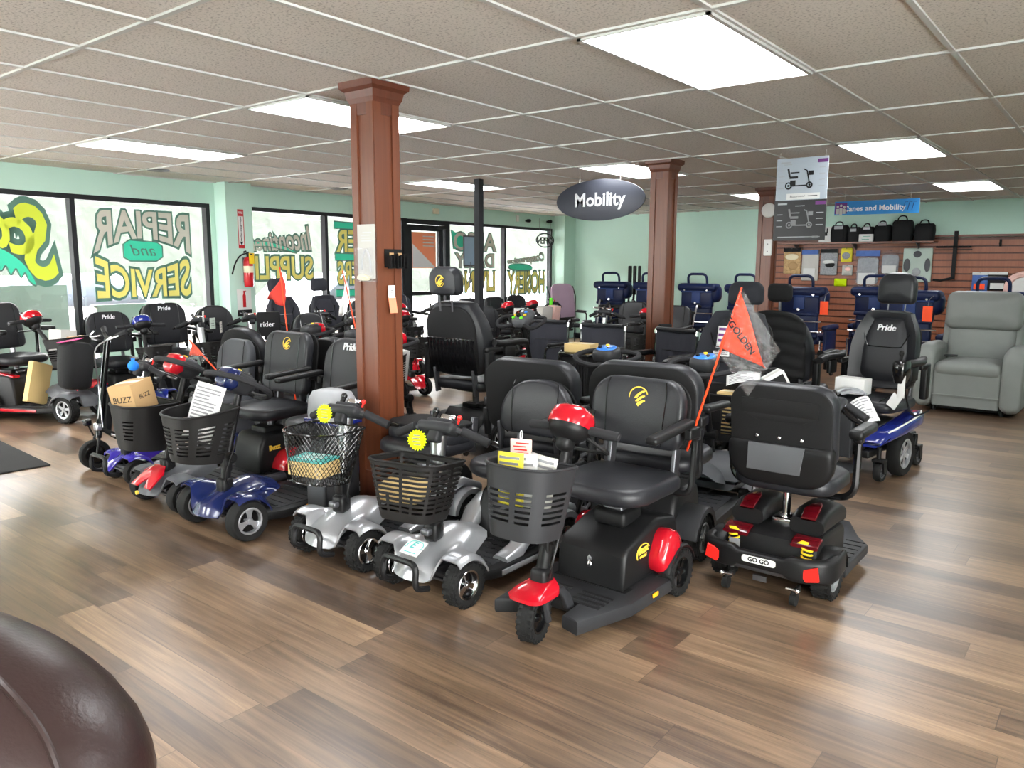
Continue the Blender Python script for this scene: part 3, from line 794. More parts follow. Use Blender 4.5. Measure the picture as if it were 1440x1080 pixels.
def tiller(par, x=0, y=0, z0=.22, top=.84, lean=.22, kind='dome', post='black_plastic', headm='red_paint', gauge='gauge_blue', bsk=None, bar=.25, grip='grip_rubber', yaw=0, bz=.42, by=-.15, badge=None, pr=.02, accent=None, tiltx=0):
    A = T(x, y, 0) @ RZ(yaw)
    m = MB(A); mid = (0, lean * .22, z0 + (top - z0) * .28)
    m.tube([(0, 0, z0 - .06), (0, .005, z0 + .03), mid], pr * 1.35, 10); m.box((0, .0, z0), (.075, .075, .09), b=.02); m.cyl((-.045, mid[1], mid[2]), (.045, mid[1], mid[2]), .03, n=14); m.cyl((.045, mid[1], mid[2]), (.058, mid[1], mid[2]), .018, n=10)
    m.box((0, mid[1] - .01, mid[2] - .03), (.05, .05, .1), b=.012)
    m.tube(smooth([(.03, .01, z0), (.07, -.03, z0 + .08), (.06, mid[1] + .02, mid[2] + .1), (.015, lean * .5, (z0 + top) / 2)], 5), .005, 6)
    m.obj('tiller_joint', 'black_plastic', par)
    m = MB(A); m.cyl(mid, (0, lean, top - .02), pr, n=12)
    if post != 'black_plastic':
        a, b = Vector((0, lean * .62, z0 + (top - z0) * .55)), Vector((0, lean, top - .03)); m.cyl(a, b, pr * 1.5, pr * 1.9, 14)
    m.obj('tiller_post', post, par)
    Mh = A @ T(0, lean, top) @ RX(-28 + tiltx)
    if kind == 'dome':
        m = MB(Mh); m.sphere((0, 0, .0), (.088, .085, .06), 20, 8, lo=-90, hi=8); m.box((0, 0, -.06), (.07, .08, .08), b=.03); h = m.obj('control_head', 'black_plastic', par)
        m = MB(Mh); m.loft([[(a * q, b * q, zz) for a, b in rrect(.178, .172, .07, 6)] for q, zz in ((1.0, .004), (1.02, .02), (.98, .045), (.86, .07), (.6, .085), (.3, .09))]); m.obj('control_shroud', headm, h, ang=60)
        m = MB(Mh); m.cyl((.05, .05, .075), (.05, .05, .1), .012); m.cyl((-.04, .04, .08), (-.04, .04, .1), .016); m.box((0, .05, .08), (.05, .03, .012), b=.004); m.obj('control_knob', 'gloss_black', h)
        hb = MB(Mh); L = [(-bar, .03, .0), (-bar * .4, .015, .005), (bar * .4, .015, .005), (bar, .03, .0)]
        hb.tube(L, .011, 8); b = hb.obj('handlebar', 'steel_dark', par)
        for s in (-1, 1): MB(Mh).cyl((s * .085, .017, .004), (s * bar, .03, 0), .0185, n=14).obj('grip', grip, b)
        m = MB(Mh); m.tube(fillet([(.06, .03, -.02), (.13, .09, -.05), (.13, .13, -.05), (-.1, .13, -.05), (-.12, .08, -.04)], .03), .008, 7); m.obj('throttle_lever', 'black_plastic', h)
    elif kind == 'bar':
        m = MB(Mh); m.rbox((0, 0, .0), (.19, .1, .05), .022); m.rbox((0, .02, .03), (.13, .08, .03), .012); m.box((0, -.01, -.04), (.06, .06, .06), b=.015); h = m.obj('control_head', 'dark_grey', par)
        m = MB(Mh); m.cyl((-.045, .01, .04), (-.045, .01, .075), .013); m.sphere((-.045, .01, .08), .017); m.obj('control_knob', 'gloss_black', h)
        m = MB(Mh); m.lathe([(0, .066), (.028, .066), (.032, .056), (.032, .045)], 16, T(.015, .02, 0) @ Mh.to_3x3().to_4x4() @ Mh.to_3x3().to_4x4().inverted()); m.sphere((.05, .015, .058), .014); m.obj('key_switch', 'chrome', h)
        m = MB(Mh); m.sphere((.085, .01, .06), .012); m.cyl((.085, .01, .03), (.085, .01, .055), .005); m.obj('red_knob', 'red_reflector', h)
        hb = MB(Mh); hb.tube(fillet([(-bar, .05, -.03), (-bar * .5, .0, .0), (bar * .5, .0, .0), (bar, .05, -.03)], .05), .012, 8); b = hb.obj('handlebar', 'steel_dark', par)
        for s in (-1, 1): MB(Mh).cyl((s * bar * .52, .0, 0), (s * (bar + .005), .05, -.031), .02, n=14).obj('grip', grip, b)
        for s in (-1, 1): m = MB(Mh); m.tube(smooth([(s * .09, .03, 0), (s * .16, .1, -.005), (s * .24, .13, -.01)], 4), [.012, .014, .014, .014, .013, .012, .011, .01, .006], 8); m.obj('throttle_lever', 'gloss_black', h)
    else:      # 'loop' and 'delta': console inside a closed steering loop
        r = .17 if kind == 'loop' else .19
        m = MB(Mh); m.loft([[(a * q, b * q - .01, zz) for a, b in rrect(.15, .17, .05, 6)] for q, zz in ((.3, -.06), (.7, -.05), (1, -.01), (1.03, .02), (.95, .045), (.6, .055))]); h = m.obj('control_head', 'dark_grey' if kind == 'loop' else 'mid_grey', par, ang=60)
        m = MB(Mh); m.loft([[(a * q, b * q - .012, zz) for a, b in rrect(.12, .13, .05, 6)] for q, zz in ((1, .04), (1, .052), (.9, .06), (.2, .063))]); p = m.obj('control_panel', gauge, h, ang=60)
        if accent is None:
            for q, (bx, by_) in enumerate(((-.03, .02), (.03, .02), (0, -.03))): m = MB(Mh); m.cyl((bx, by_, .055), (bx, by_, .072), .012); m.obj('control_knob', ('chrome', 'gloss_black', 'yellow')[q], h)
        if headm:
            m = MB(Mh); m.loft([[(a * q, b * q - .075, zz) for a, b in rrect(.15, .09, .04, 6)] for q, zz in ((.6, -.06), (1, -.03), (1.04, .02), (.9, .05), (.5, .062))]); m.obj('control_shroud', headm, h, ang=60)
        wv = bar
        L = [(-.1, .05, 0), (-wv * .8, .1, -.005), (-wv, .02, .0), (-wv * .85, -.11, 0), (-.1, -.14, -.01), (.1, -.14, -.01), (wv * .85, -.11, 0), (wv, .02, 0), (wv * .8, .1, -.005), (.1, .05, 0)]
        if kind == 'loop':
            L = [(-.6 * wv, .13, -.01), (-wv, .04, 0), (-.9 * wv, -.1, 0), (-.3 * wv, -.15, 0), (.3 * wv, -.15, 0), (.9 * wv, -.1, 0), (wv, .04, 0), (.6 * wv, .13, -.01), (.2 * wv, .15, -.02), (-.2 * wv, .15, -.02)]
            hb = MB(Mh); hb.tube(smooth(L, 4, True), .0165, 8, True); b = hb.obj('steering_loop', grip, par)
        else:
            b = None
            for s in (-1, 1):
                hb = MB(Mh); hb.tube(smooth([(s * .06, .06, 0), (s * .16, .1, 0), (s * wv, .06, .01), (s * wv * 1.02, -.02, .01), (s * wv * .8, -.07, 0), (s * .06, -.08, -.01)], 4), .015, 8); hb.obj('steering_loop', grip, par)
        m = MB(Mh); m.box((0, .0, -.03), (.06, .2, .02), b=.008); m.obj('loop_bracket', 'black_plastic', h)
    if bsk:
        bb = dict(bsk); dy = bb.pop('dy', by); dz = bb.pop('dz', bz); tl = bb.pop('tilt', -6); dx = bb.pop('dx', 0)
        basket(par, A @ T(dx, dy, dz) @ RX(tl), **bb)
    return Mh
# ================================================================== scooters
def front_cowl(par, W=.27, R=.13, track=.22, zc=.1, mat='silver_paint', hood=.27, yf=-.17, yr=.3, name='front_shroud', wide=.115, fa=120):
    """shell over the front axle (axle at y=0): a raised hood in the middle and a round arch over each wheel"""
    U, Vn = 29, 17; rows = []
    for i in range(U):
        u = -1 + 2 * i / (U - 1); x = u * W; ax = abs(x)
        side = max(0, min(1, (ax - (track - wide + .0)) / .045)); side = side * side * (3 - 2 * side)
        row = []
        for j in range(Vn):
            v = j / (Vn - 1)
            yc0 = yf + .03 + .04 * min(1, ax / .12) ** 2; yc1 = yr
            yy_c = yc0 + (yc1 - yc0) * v
            zz_c = zc + .02 + (hood - zc - .02) * (sin(min(1, v * 1.15) * pi * .5) ** .7) * (1 - .25 * (ax / .12) ** 2 if ax < .12 else .75) - .06 * max(0, v - .75) * 4 * .6
            if j == 0: zz_c -= .012
            a = R_(fa - (fa - 22) * v); rr = R * (1 - .06 * max(0, (ax - track) / .05))
            yy_s = rr * cos(a) * 1.02 ; zz_s = zc + rr * sin(a) + (.0 if ax < W - .012 else -.018)
            row.append((x, yy_c * (1 - side) + yy_s * side, zz_c * (1 - side) + zz_s * side))
        rows.append(row)
    bm = bmesh.new(); V = [[bm.verts.new(p) for p in r] for r in rows]
    for i in range(U - 1):
        for j in range(Vn - 1): bm.faces.new((V[i][j], V[i + 1][j], V[i + 1][j + 1], V[i][j + 1]))
    bmesh.ops.recalc_face_normals(bm, faces=bm.faces)
    if sum(f.normal.z for f in bm.faces) < 0: bmesh.ops.reverse_faces(bm, faces=bm.faces)
    bmesh.ops.solidify(bm, geom=bm.faces[:], thickness=.008)
    bm.verts.ensure_lookup_table(); bm.verts.index_update(); m = MB()
    m.add([v.co.copy() for v in bm.verts], [[v.index for v in f.verts] for f in bm.faces]); bm.free()
    return m.obj(name, mat, par, ang=50)
def bumper(par, w=.2, y=-.15, z=.11, up=.12, mat='black_plastic', r=.014):
    m = MB(); m.tube(fillet([(-w / 2, y + .05, z - .03), (-w / 2, y - .03, z - .01), (-w / 2, y - .02, z + up * .8), (w / 2, y - .02, z + up * .8), (w / 2, y - .03, z - .01), (w / 2, y + .05, z - .03)], .04, 5), r, 8)
    return m.obj('bumper', mat, par)
def deck(par, W, y0, y1, z=.1, taper=.0, mat='deck_black', trim=None, mw=None, ribs=9, yk=.14, pattern='ribs', t=.05):
    w0 = W - taper
    o = [(-w0, y0), (w0, y0), (W, y0 + yk), (W, y1), (-W, y1), (-W, y0 + yk)]
    m = MB(T(0, 0, z - t)); m.prism(o, t, b=.012, n=2); d = m.obj('floorboard', mat, par)
    mw = mw or W * .78; m = MB(T(0, 0, z)); yy0, yy1 = y0 + yk * .8, y1 - .03
    m.prism(rrect(mw * 2, yy1 - yy0, .03, 4), .004, T(0, (yy0 + yy1) / 2, -.001))
    for i in range(ribs):
        y = yy0 + .03 + (yy1 - yy0 - .06) * i / max(1, ribs - 1)
        if pattern == 'ribs': m.box((0, y, .005), (mw * 1.7, .012, .004))
        else:
            for q in range(-6, 7): m.box((q * mw / 7, y, .005), (.022, .006, .004), T(q * mw / 7, y, 0) @ RZ(30 if (q + i) % 2 else -30) @ T(-q * mw / 7, -y, 0))
    m.obj('floor_mat', 'deck_black' if mat != 'deck_black' else 'dark_grey', d)
    if trim:
        for s in (-1, 1): m = MB(T(0, 0, z - t * .5)); m.box((s * (W + .003), (y0 + yk + y1) / 2, 0), (.008, y1 - y0 - yk, t * .5), b=.003); m.obj('deck_trim', trim, d)
    return d
def reflector(par, x, y, z, s=1, mat='amber', w=.05, h=.022):
    m = MB(); m.box((x, y, z), (.008, w, h), b=.003); return m.obj('reflector', mat, par)
def rear_body(par, y0, y1, W=.16, z0=.09, h=.26, mat='black_plastic', nose=.04, label=None, tail=.08):
    o = [(y0, z0), (y0 + nose * .3, z0 + h * .7), (y0 + nose, z0 + h * .93), (y0 + nose + .03, z0 + h), (y1 - tail, z0 + h * 1.02), (y1 - tail * .3, z0 + h * .8), (y1, z0 + h * .4), (y1, z0 + .03)]
    m = MB(); m.prism(o, 2 * W, T(-W, 0, 0) @ YZX, b=.03, n=3)
    m.box((0, (y0 + y1) / 2 - .02, z0 + h + .012), (W * 1.0, (y1 - y0) * .4, .045), b=.012)
    return m.obj('motor_cover', mat, par)
def mudguards(par, y, r, x0, x1, mat, a0=10, a1=172, gap=.03, name='mudguard', t=.014, side=.02):
    for s in (-1, 1):
        m = MB(S(s, 1, 1)); m.arch(x0, x1, y, r, r + gap, a0, a1, t, side=side); m.obj(name, mat, par)
def scooter(name, label, loc, rz=0, group=None, cat='mobility scooter', wb=.75, fw=2, tf=.22, tr=.22, rf=.095, rr=.1, ww=.075, knobs=False, rim='silver_paint', rstyle='five', knob_r=None,
            cowl='silver_paint', hood=.27, bump=True, deckw=.24, deckz=.1, trim=None, deckm='deck_black', body='black_plastic', bodyw=.15, guard='silver_paint', til=None, st=None, extras=None, steer=0, guard_over=True, pattern='ribs'):
    t = thing(name, label, cat, loc, rz, group)
    if fw == 2:
        for s in (-1, 1): wheel(t, s * tf, 0, rf, ww, rstyle, rim, knobs, rz=(0 if s > 0 else 180) + steer)
        front_cowl(t, tf + ww * .55, rf + .035, tf, rf, cowl, hood)
        m = MB(); m.box((0, .0, rf), (tf * 2 - .06, .035, .035), b=.01); m.box((0, .1, rf), (.1, .25, .05), b=.01); m.tube([(-tf + .03, -.03, rf), (tf - .03, -.03, rf)], .008); m.obj('front_axle', 'steel_dark', t)
        if bump: bumper(t)
    else:
        wheel(t, 0, 0, rf, ww, rstyle, rim, knobs, rz=steer)
    for s in (-1, 1): wheel(t, s * tr, wb, rr, ww, rstyle, rim, knobs, rz=(0 if s > 0 else 180))
    deck(t, deckw, .1, wb - .04, deckz, .06 if fw == 2 else .13, deckm, trim, pattern=pattern)
    rear_body(t, wb - .24, wb + .15, bodyw, mat=body)
    m = MB(); m.cyl((-tr + .02, wb, rr), (tr - .02, wb, rr), .02); 
    for s in (-1, 1): m.box((s * .09, wb + .13, .06), (.02, .12, .02), RX(-20) if 0 else None); m.cyl((s * .09 - .01, wb + .18, .032), (s * .09 + .01, wb + .18, .032), .022, n=10)
    m.obj('anti_tip_wheels', 'black_plastic', t)
    if guard: mudguards(t, wb, rr, bodyw - .01, tr + ww * .55, guard)
    if til: tiller(t, **til)
    if st: seat(t, **st)
    if extras: extras(t)
    return t
# ================================================================== front row
def ink_lines(m, n, w, h, M, k=0, seed=1):
    r = random.Random(seed)
    for i in range(n):
        y = h / 2 - h * (i + .5) / n; a = -w / 2 * r.uniform(.5, 1); b = w / 2 * r.uniform(.4, 1)
        m.box(((a + b) / 2, y, 0), (b - a, h / n * .35, .0008), M, k)
def starburst(label, loc, rot, mat='neon_yellow', r=.05, group='starburst price tags', seed=1, teeth=20, sq=1):
    pts = []
    for i in range(teeth * 2): a = pi * i / teeth; q = r * (1 if i % 2 else .8); pts.append((q * cos(a), q * sq * sin(a)))
    m = MB(); m.prism(pts, .0015)
    o = m.obj('price_tag', mat); o.location = loc; o.rotation_euler = [R_(a) for a in rot]
    tag(o, label, 'price tag', group)
    m = MB(T(0, 0, .002)); ink_lines(m, 4, r * 1.1, r * 1.1 * sq, T(0, 0, 0), 0, seed)
    for z in (-1, 1): pass
    m.obj('handwriting', 'ink_grey', o)
    return o
def carton(label, loc, dims, rot=(0, 0, 0), mat='cardboard', flaps=False, text=None, name='cardboard_box', cat='box', group=None, tsize=.04, tk='ink'):
    m = MB(); m.box((0, 0, 0), dims, b=.002)
    o = m.obj(name, mat); o.location = loc; o.rotation_euler = [R_(a) for a in rot]; tag(o, label, cat, group)
    m = MB(); m.box((0, 0, dims[2] / 2 + .0006), (dims[0] * .98, min(.05, dims[1] * .3), .001)); m.obj('packing_tape', 'cream' if mat.startswith('card') else 'off_white', o)
    if text:
        m = MB(); m.text(text, tsize, T(0, -dims[1] / 2 - .001, 0) @ STAND, ext=.0005, shear=.1); m.text(text, tsize * .7, T(dims[0] / 2 + .001, 0, 0) @ RZ(90) @ STAND, ext=.0005); m.obj('printing', tk, o)
    return o
def sheet(label, loc, rot, w=.2, h=.28, mat='white_paper', lines=8, name='paper_sheet', cat='paper', group=None, bend=.02, ink='ink_grey', seed=2):
    m = MB(); rows = []
    f = lambda x, y: bend * sin((x / w + .5) * pi) + bend * .6 * sin((y / h) * 4)
    for z in (0, .0008):
        pass
    for i in range(9): rows.append([(-w / 2 + w * i / 8, -h / 2 + h * j / 8, f(-w / 2 + w * i / 8, -h / 2 + h * j / 8)) for j in range(9)])
    m.grid(rows)
    o = m.obj(name, mat); o.location = loc; o.rotation_euler = [R_(a) for a in rot]; tag(o, label, cat, group)
    sol = o.modifiers.new('thickness', 'SOLIDIFY'); sol.thickness = .0008
    if lines:
        m = MB(); r = random.Random(seed)
        for q in range(lines):
            y = h * (.42 - .84 * q / lines); a, b = -w * .42, w * r.uniform(.1, .42)
            L = [[(a + (b - a) * i / 6, yy, f(a + (b - a) * i / 6, yy) + .0012) for i in range(7)] for yy in (y, y - h / lines * .4)]
            m.grid(L)
        m.obj('printing', ink, o)
    return o
# ---- the red three wheeler nearest the camera
def buzz_extras(t):
    wb = .75
    # winged floorboard around the front wheel
    o = [(-.215, .02), (-.1, .1), (-.075, .2), (.075, .2), (.085, .07), (.17, .05), (.25, .33), (.26, .7), (-.26, .7), (-.25, .33)]
    m = MB(T(0, 0, .045)); m.prism(o, .06, b=.012); d = m.obj('floorboard', 'dark_grey', t)
    m = MB(T(0, 0, .105))
    for i in range(4): m.box((.1, .2 + i * .035, .0), (.15, .018, .006), RZ(0), b=.002)
    for i in range(4): m.box((-.1, .2 + i * .035, .0), (.15, .018, .006), b=.002)
    m.box((0, .42, 0), (.36, .06, .004)); m.obj('floor_mat', 'deck_black', d)
    # fork crown and red hood over the single wheel
    m = MB(); 
    for s in (-1, 1):
        m.tube(smooth([(s * .055, .02, .09), (s * .062, -.01, .17), (s * .05, .03, .21), (.0, .05, .23)], 4), .014, 8)
        m.loft([[(s * (.05 + a), b + yy, zz) for a, b in rrect(.03, .05, .01, 3)] for yy, zz in ((.03, .2), (.09, .2), (.14, .15), (.17, .09))])
    m.obj('front_fork', 'dark_grey', t)
    m = MB(); m.loft([[(a * q, b * q2 + yc, zz) for a, b in rrect(.16, .18, .05, 5)] for q, q2, yc, zz in ((1, 1, .0, .185), (1.02, 1.02, 0, .2), (.9, .85, .02, .215), (.55, .5, .05, .235))]); m.obj('front_hood', 'red_paint', t, ang=50)
    # motor cover
    side = [(.4, .1), (.4, .25), (.43, .285), (.6, .33), (.7, .35), (.86, .32), (.9, .2), (.9, .1)]
    m = MB(); m.prism(side, .34, T(-.17, 0, 0) @ YZX, b=.025, n=3); c = m.obj('motor_cover', 'black_plastic', t)
    m = MB(); m.rbox((0, .62, .355), (.16, .16, .07), .02); m.obj('battery_handle', 'black_plastic', c)
    m = MB(); m.cyl((.0, .395, .215), (0, .402, .215), .012); m.sphere((0, .392, .19), (.012, .006, .017)); m.cyl((0, .392, .228), (0, .4, .228), .004); m.obj('charger_port', 'chrome', c)
    m = MB(); m.text('Buzz', .045, T(.1725, .55, .25) @ RZ(90) @ STAND @ RZ(4), ext=.001, offset=.002); m.text('around', .02, T(.1725, .55, .222) @ RZ(90) @ STAND, ext=.001, offset=.001)
    m.tube([(.173, .55 + .055 * cos(a), .235 + .04 * sin(a)) for a in [pi * .15 + pi * 1.0 * i / 12 for i in range(13)]], .003, 5); m.obj('lettering', 'gold_thread', c)
    # red wheel fairings
    for s in (-1, 1):
        m = MB(S(s, 1, 1)); oo = [(x, y) for x, y in rrect(.2, .145, .065, 7)]
        m.loft([[(.165 + zz, .69 + (u * cos(R_(62)) - v * sin(R_(62))) * q, .21 + (u * sin(R_(62)) + v * cos(R_(62))) * q) for u, v in oo] for q, zz in ((.9, -.02), (1.0, .0), (1.02, .04), (.96, .068), (.8, .082), (.45, .09), (.15, .092))]); m.obj('wheel_fairing', 'red_paint', t, ang=60)
        m = MB(S(s, 1, 1)); m.arch(.17, .262, .75, .1, .122, 20, 165, .012); m.obj('mudguard', 'black_plastic', t)
    reflector(t, .263, .5, .088, w=.045, h=.018)
    m = MB(); m.cyl((-.2, .75, .1), (.2, .75, .1), .02); m.obj('rear_axle', 'steel_dark', t)
def buzz3():
    t = thing('mobility_scooter', 'black three wheeled scooter with red hood, red fairings and crest seat, nearest the camera', 'mobility scooter', (-1.71, 2.30, 0), 0, 'scooters of the front row')
    wheel(t, 0, 0, .095, .07, 'disc', 'gloss_black', True, rz=12)
    for s in (-1, 1): wheel(t, s * .225, .75, .105, .08, 'six', 'gloss_black', True, rz=(0 if s > 0 else 180))
    buzz_extras(t)
    tiller(t, 0, .05, .24, .81, .18, 'dome', headm='red_paint', bar=.21, bsk=dict(tw=.31, td=.25, bw=.25, bd=.19, h=.27, style='panel', mat='dark_grey', front=.115, dz=.45, dy=-.13, rise=.0))
    seat(t, 0, .6, .55, .46, .46, .31, armz=.2, logo=None, post=.37, mat='leather', br=.11, arms='flip', b0=.085)
    return t
bz = buzz3()
bk = [c for c in bz.children if c.name.startswith('backrest')][0]
m = MB(T(0, .6, .55) @ T(0, .22, .085) @ RX(-8) @ T(.0, 0, .155) @ STAND); swoosh(.098, T(.01, .065, .088), m); m.obj('crest', 'gold_thread', bk)
# ---- two silver travel scooters
def silver(label, x, y, bsk, fold, seatkw):
    def ex(t):
        m = MB(); m.box((0, .0, .285), (.05, .05, .03), b=.01); m.obj('collar', 'steel_dark', t)
        for s in (-1, 1):
            m = MB(S(s, 1, 1)); m.loft([[(.17 + a, yy, zz + b) for a, b in rrect(.09, hh, .02, 3)] for yy, zz, hh in ((.3, .1, .04), (.42, .12, .06), (.5, .2, .1), (.58, .26, .07), (.72, .28, .05), (.86, .22, .05))][::-1]); m.obj('side_panel', 'silver_paint', t, ang=50)
    return scooter('mobility_scooter', label, (x, y, 0), 0, 'scooters of the front row', wb=.74, tf=.215, tr=.205, rf=.1, rr=.1, ww=.075, knobs=True, rim='chrome', rstyle='three', cowl='silver_paint', hood=.285, deckw=.23, deckz=.1, trim='silver_paint', guard='silver_paint', pattern='checker', bodyw=.15,
        til=dict(y=.04, z0=.28, top=.735, lean=.05, kind='bar', post='aluminium', headm=None, bar=.235, yaw=10, bsk=bsk), st=seatkw, extras=ex)
s1 = silver('silver four wheel scooter with green sticker on its hood, beside the red three wheeler', -2.345, 2.36,
    dict(tw=.35, td=.28, bw=.25, bd=.19, h=.25, style='dense', dz=.385, dy=-.16, front=.08), False, dict(x=.0, y=.66, z=.5, w=.44, d=.42, bh=.29, post=.34, arms=None, br=(.19, .19, .06, .06), tilt=6, b0=.075))
s2 = silver('silver four wheel scooter with wire basket and folded seat, standing before the nearest wooden column', -2.98, 2.36,
    dict(tw=.34, td=.28, bw=.25, bd=.19, h=.25, style='wire', mat='gloss_black', dz=.43, dy=-.16, rise=.12, front=.12), True, dict(x=.02, y=.62, z=.53, w=.44, d=.42, bh=.34, post=.34, arms=None, fold=True, br=.14))
m = MB(T(0, -.085, .235) @ RX(28)); m.box((0, 0, 0), (.105, .085, .002)); st_ = m.obj('hood_sticker', 'white_paper', s1)
m = MB(T(0, -.085, .2365) @ RX(28)); m.text('E', .05, T(-.012, .01, 0), shear=.3, offset=.002); m.tube(smooth([(-.045, -.01, .0), (-.03, .03, 0), (.03, .032, 0), (.045, .0, 0), (.01, -.015, 0)], 4), .002, 4); m.box((.0, -.03, 0), (.07, .004, .001)); m.obj('sticker_print', 'teal_paper', st_)
# ---- blue, red and purple scooters
lx = scooter('mobility_scooter', 'dark blue four wheel scooter with slotted black basket, its seat lettered Pride', (-3.81, 2.24, 0), 0, 'scooters of the front row', wb=.8, tf=.245, tr=.24, rf=.11, rr=.11, ww=.085, knobs=False, rim='silver_paint', rstyle='three', cowl='blue_dark_paint', hood=.28, deckw=.25, deckz=.11,
    guard='blue_dark_paint', bump=False, til=dict(y=.03, z0=.25, top=.8, lean=.12, kind='loop', headm='blue_dark_paint', gauge='dark_grey', bar=.19, bsk=dict(tw=.36, td=.3, bw=.26, bd=.2, h=.27, style='slots', rise=.22, dz=.42, dy=-.17, front=.13)),
    st=dict(x=.05, y=.72, z=.54, w=.47, d=.44, bh=.42, post=.33, arms='flip', logo='Pride', br=.16))
rd = scooter('mobility_scooter', 'red and grey four wheel scooter with crest seat, between the purple and dark blue scooters', (-4.48, 2.27, 0), 0, 'scooters of the front row', wb=.8, tf=.22, tr=.24, rf=.095, rr=.105, ww=.075, rim='steel_dark', rstyle='five', cowl='mid_grey', hood=.27, deckw=.24, deckz=.1,
    deckm='mid_grey', guard='red_paint', bump=False, til=dict(y=.03, z0=.25, top=.82, lean=.15, kind='loop', headm='red_paint', gauge='mid_grey', bar=.19, bsk=dict(tw=.36, td=.3, bw=.26, bd=.2, h=.27, style='half', rise=.12, dz=.38, dy=-.16, front=.13)),
    st=dict(x=.0, y=.74, z=.54, w=.47, d=.44, bh=.42, post=.33, arms='flip', logo='crest', br=.1))
m = MB(T(0, -.07, .2) @ RX(38)); m.prism([(-.11, -.09), (-.045, -.09), (0, -.02), (.045, -.09), (.11, -.09), (.1, .03), (.05, .08), (-.05, .08), (-.1, .03)], .012, b=.004); m.obj('hood_inlay', 'red_paint', rd)
m = MB(); m.cyl((.0, -.16, .12), (0, -.172, .12), .012); m.obj('hood_badge', 'gold_thread', rd)
m = MB(); m.text('Buzz', .045, T(.1525, .68, .26) @ RZ(90) @ STAND @ RZ(4), ext=.001, offset=.002); m.obj('lettering', 'gold_thread', rd)
reflector(rd, .243, .55, .085); reflector(lx, .253, .4, .095)
pu = scooter('mobility_scooter', 'slim scooter with purple hood, blue edged deck and silver pole, next to the kick scooter', (-5.2, 2.38, 0), 0, 'scooters of the front row', wb=.78, tf=.15, tr=.2, rf=.085, rr=.095, ww=.055, rim='steel_dark', rstyle='six', cowl='blue_purple', hood=.24, deckw=.21, deckz=.11,
    deckm='light_grey', trim='blue_paint', guard='blue_paint', body='mid_grey', til=dict(y=.02, z0=.22, top=.76, lean=.14, kind='bar', post='aluminium', headm=None, bar=.22, pr=.018), st=dict(x=0, y=.72, z=.5, w=.42, d=.38, bh=.36, post=.33, arms=None, br=.15, mat='leather_grey'))
reflector(pu, .216, .45, .09, mat='yellow')
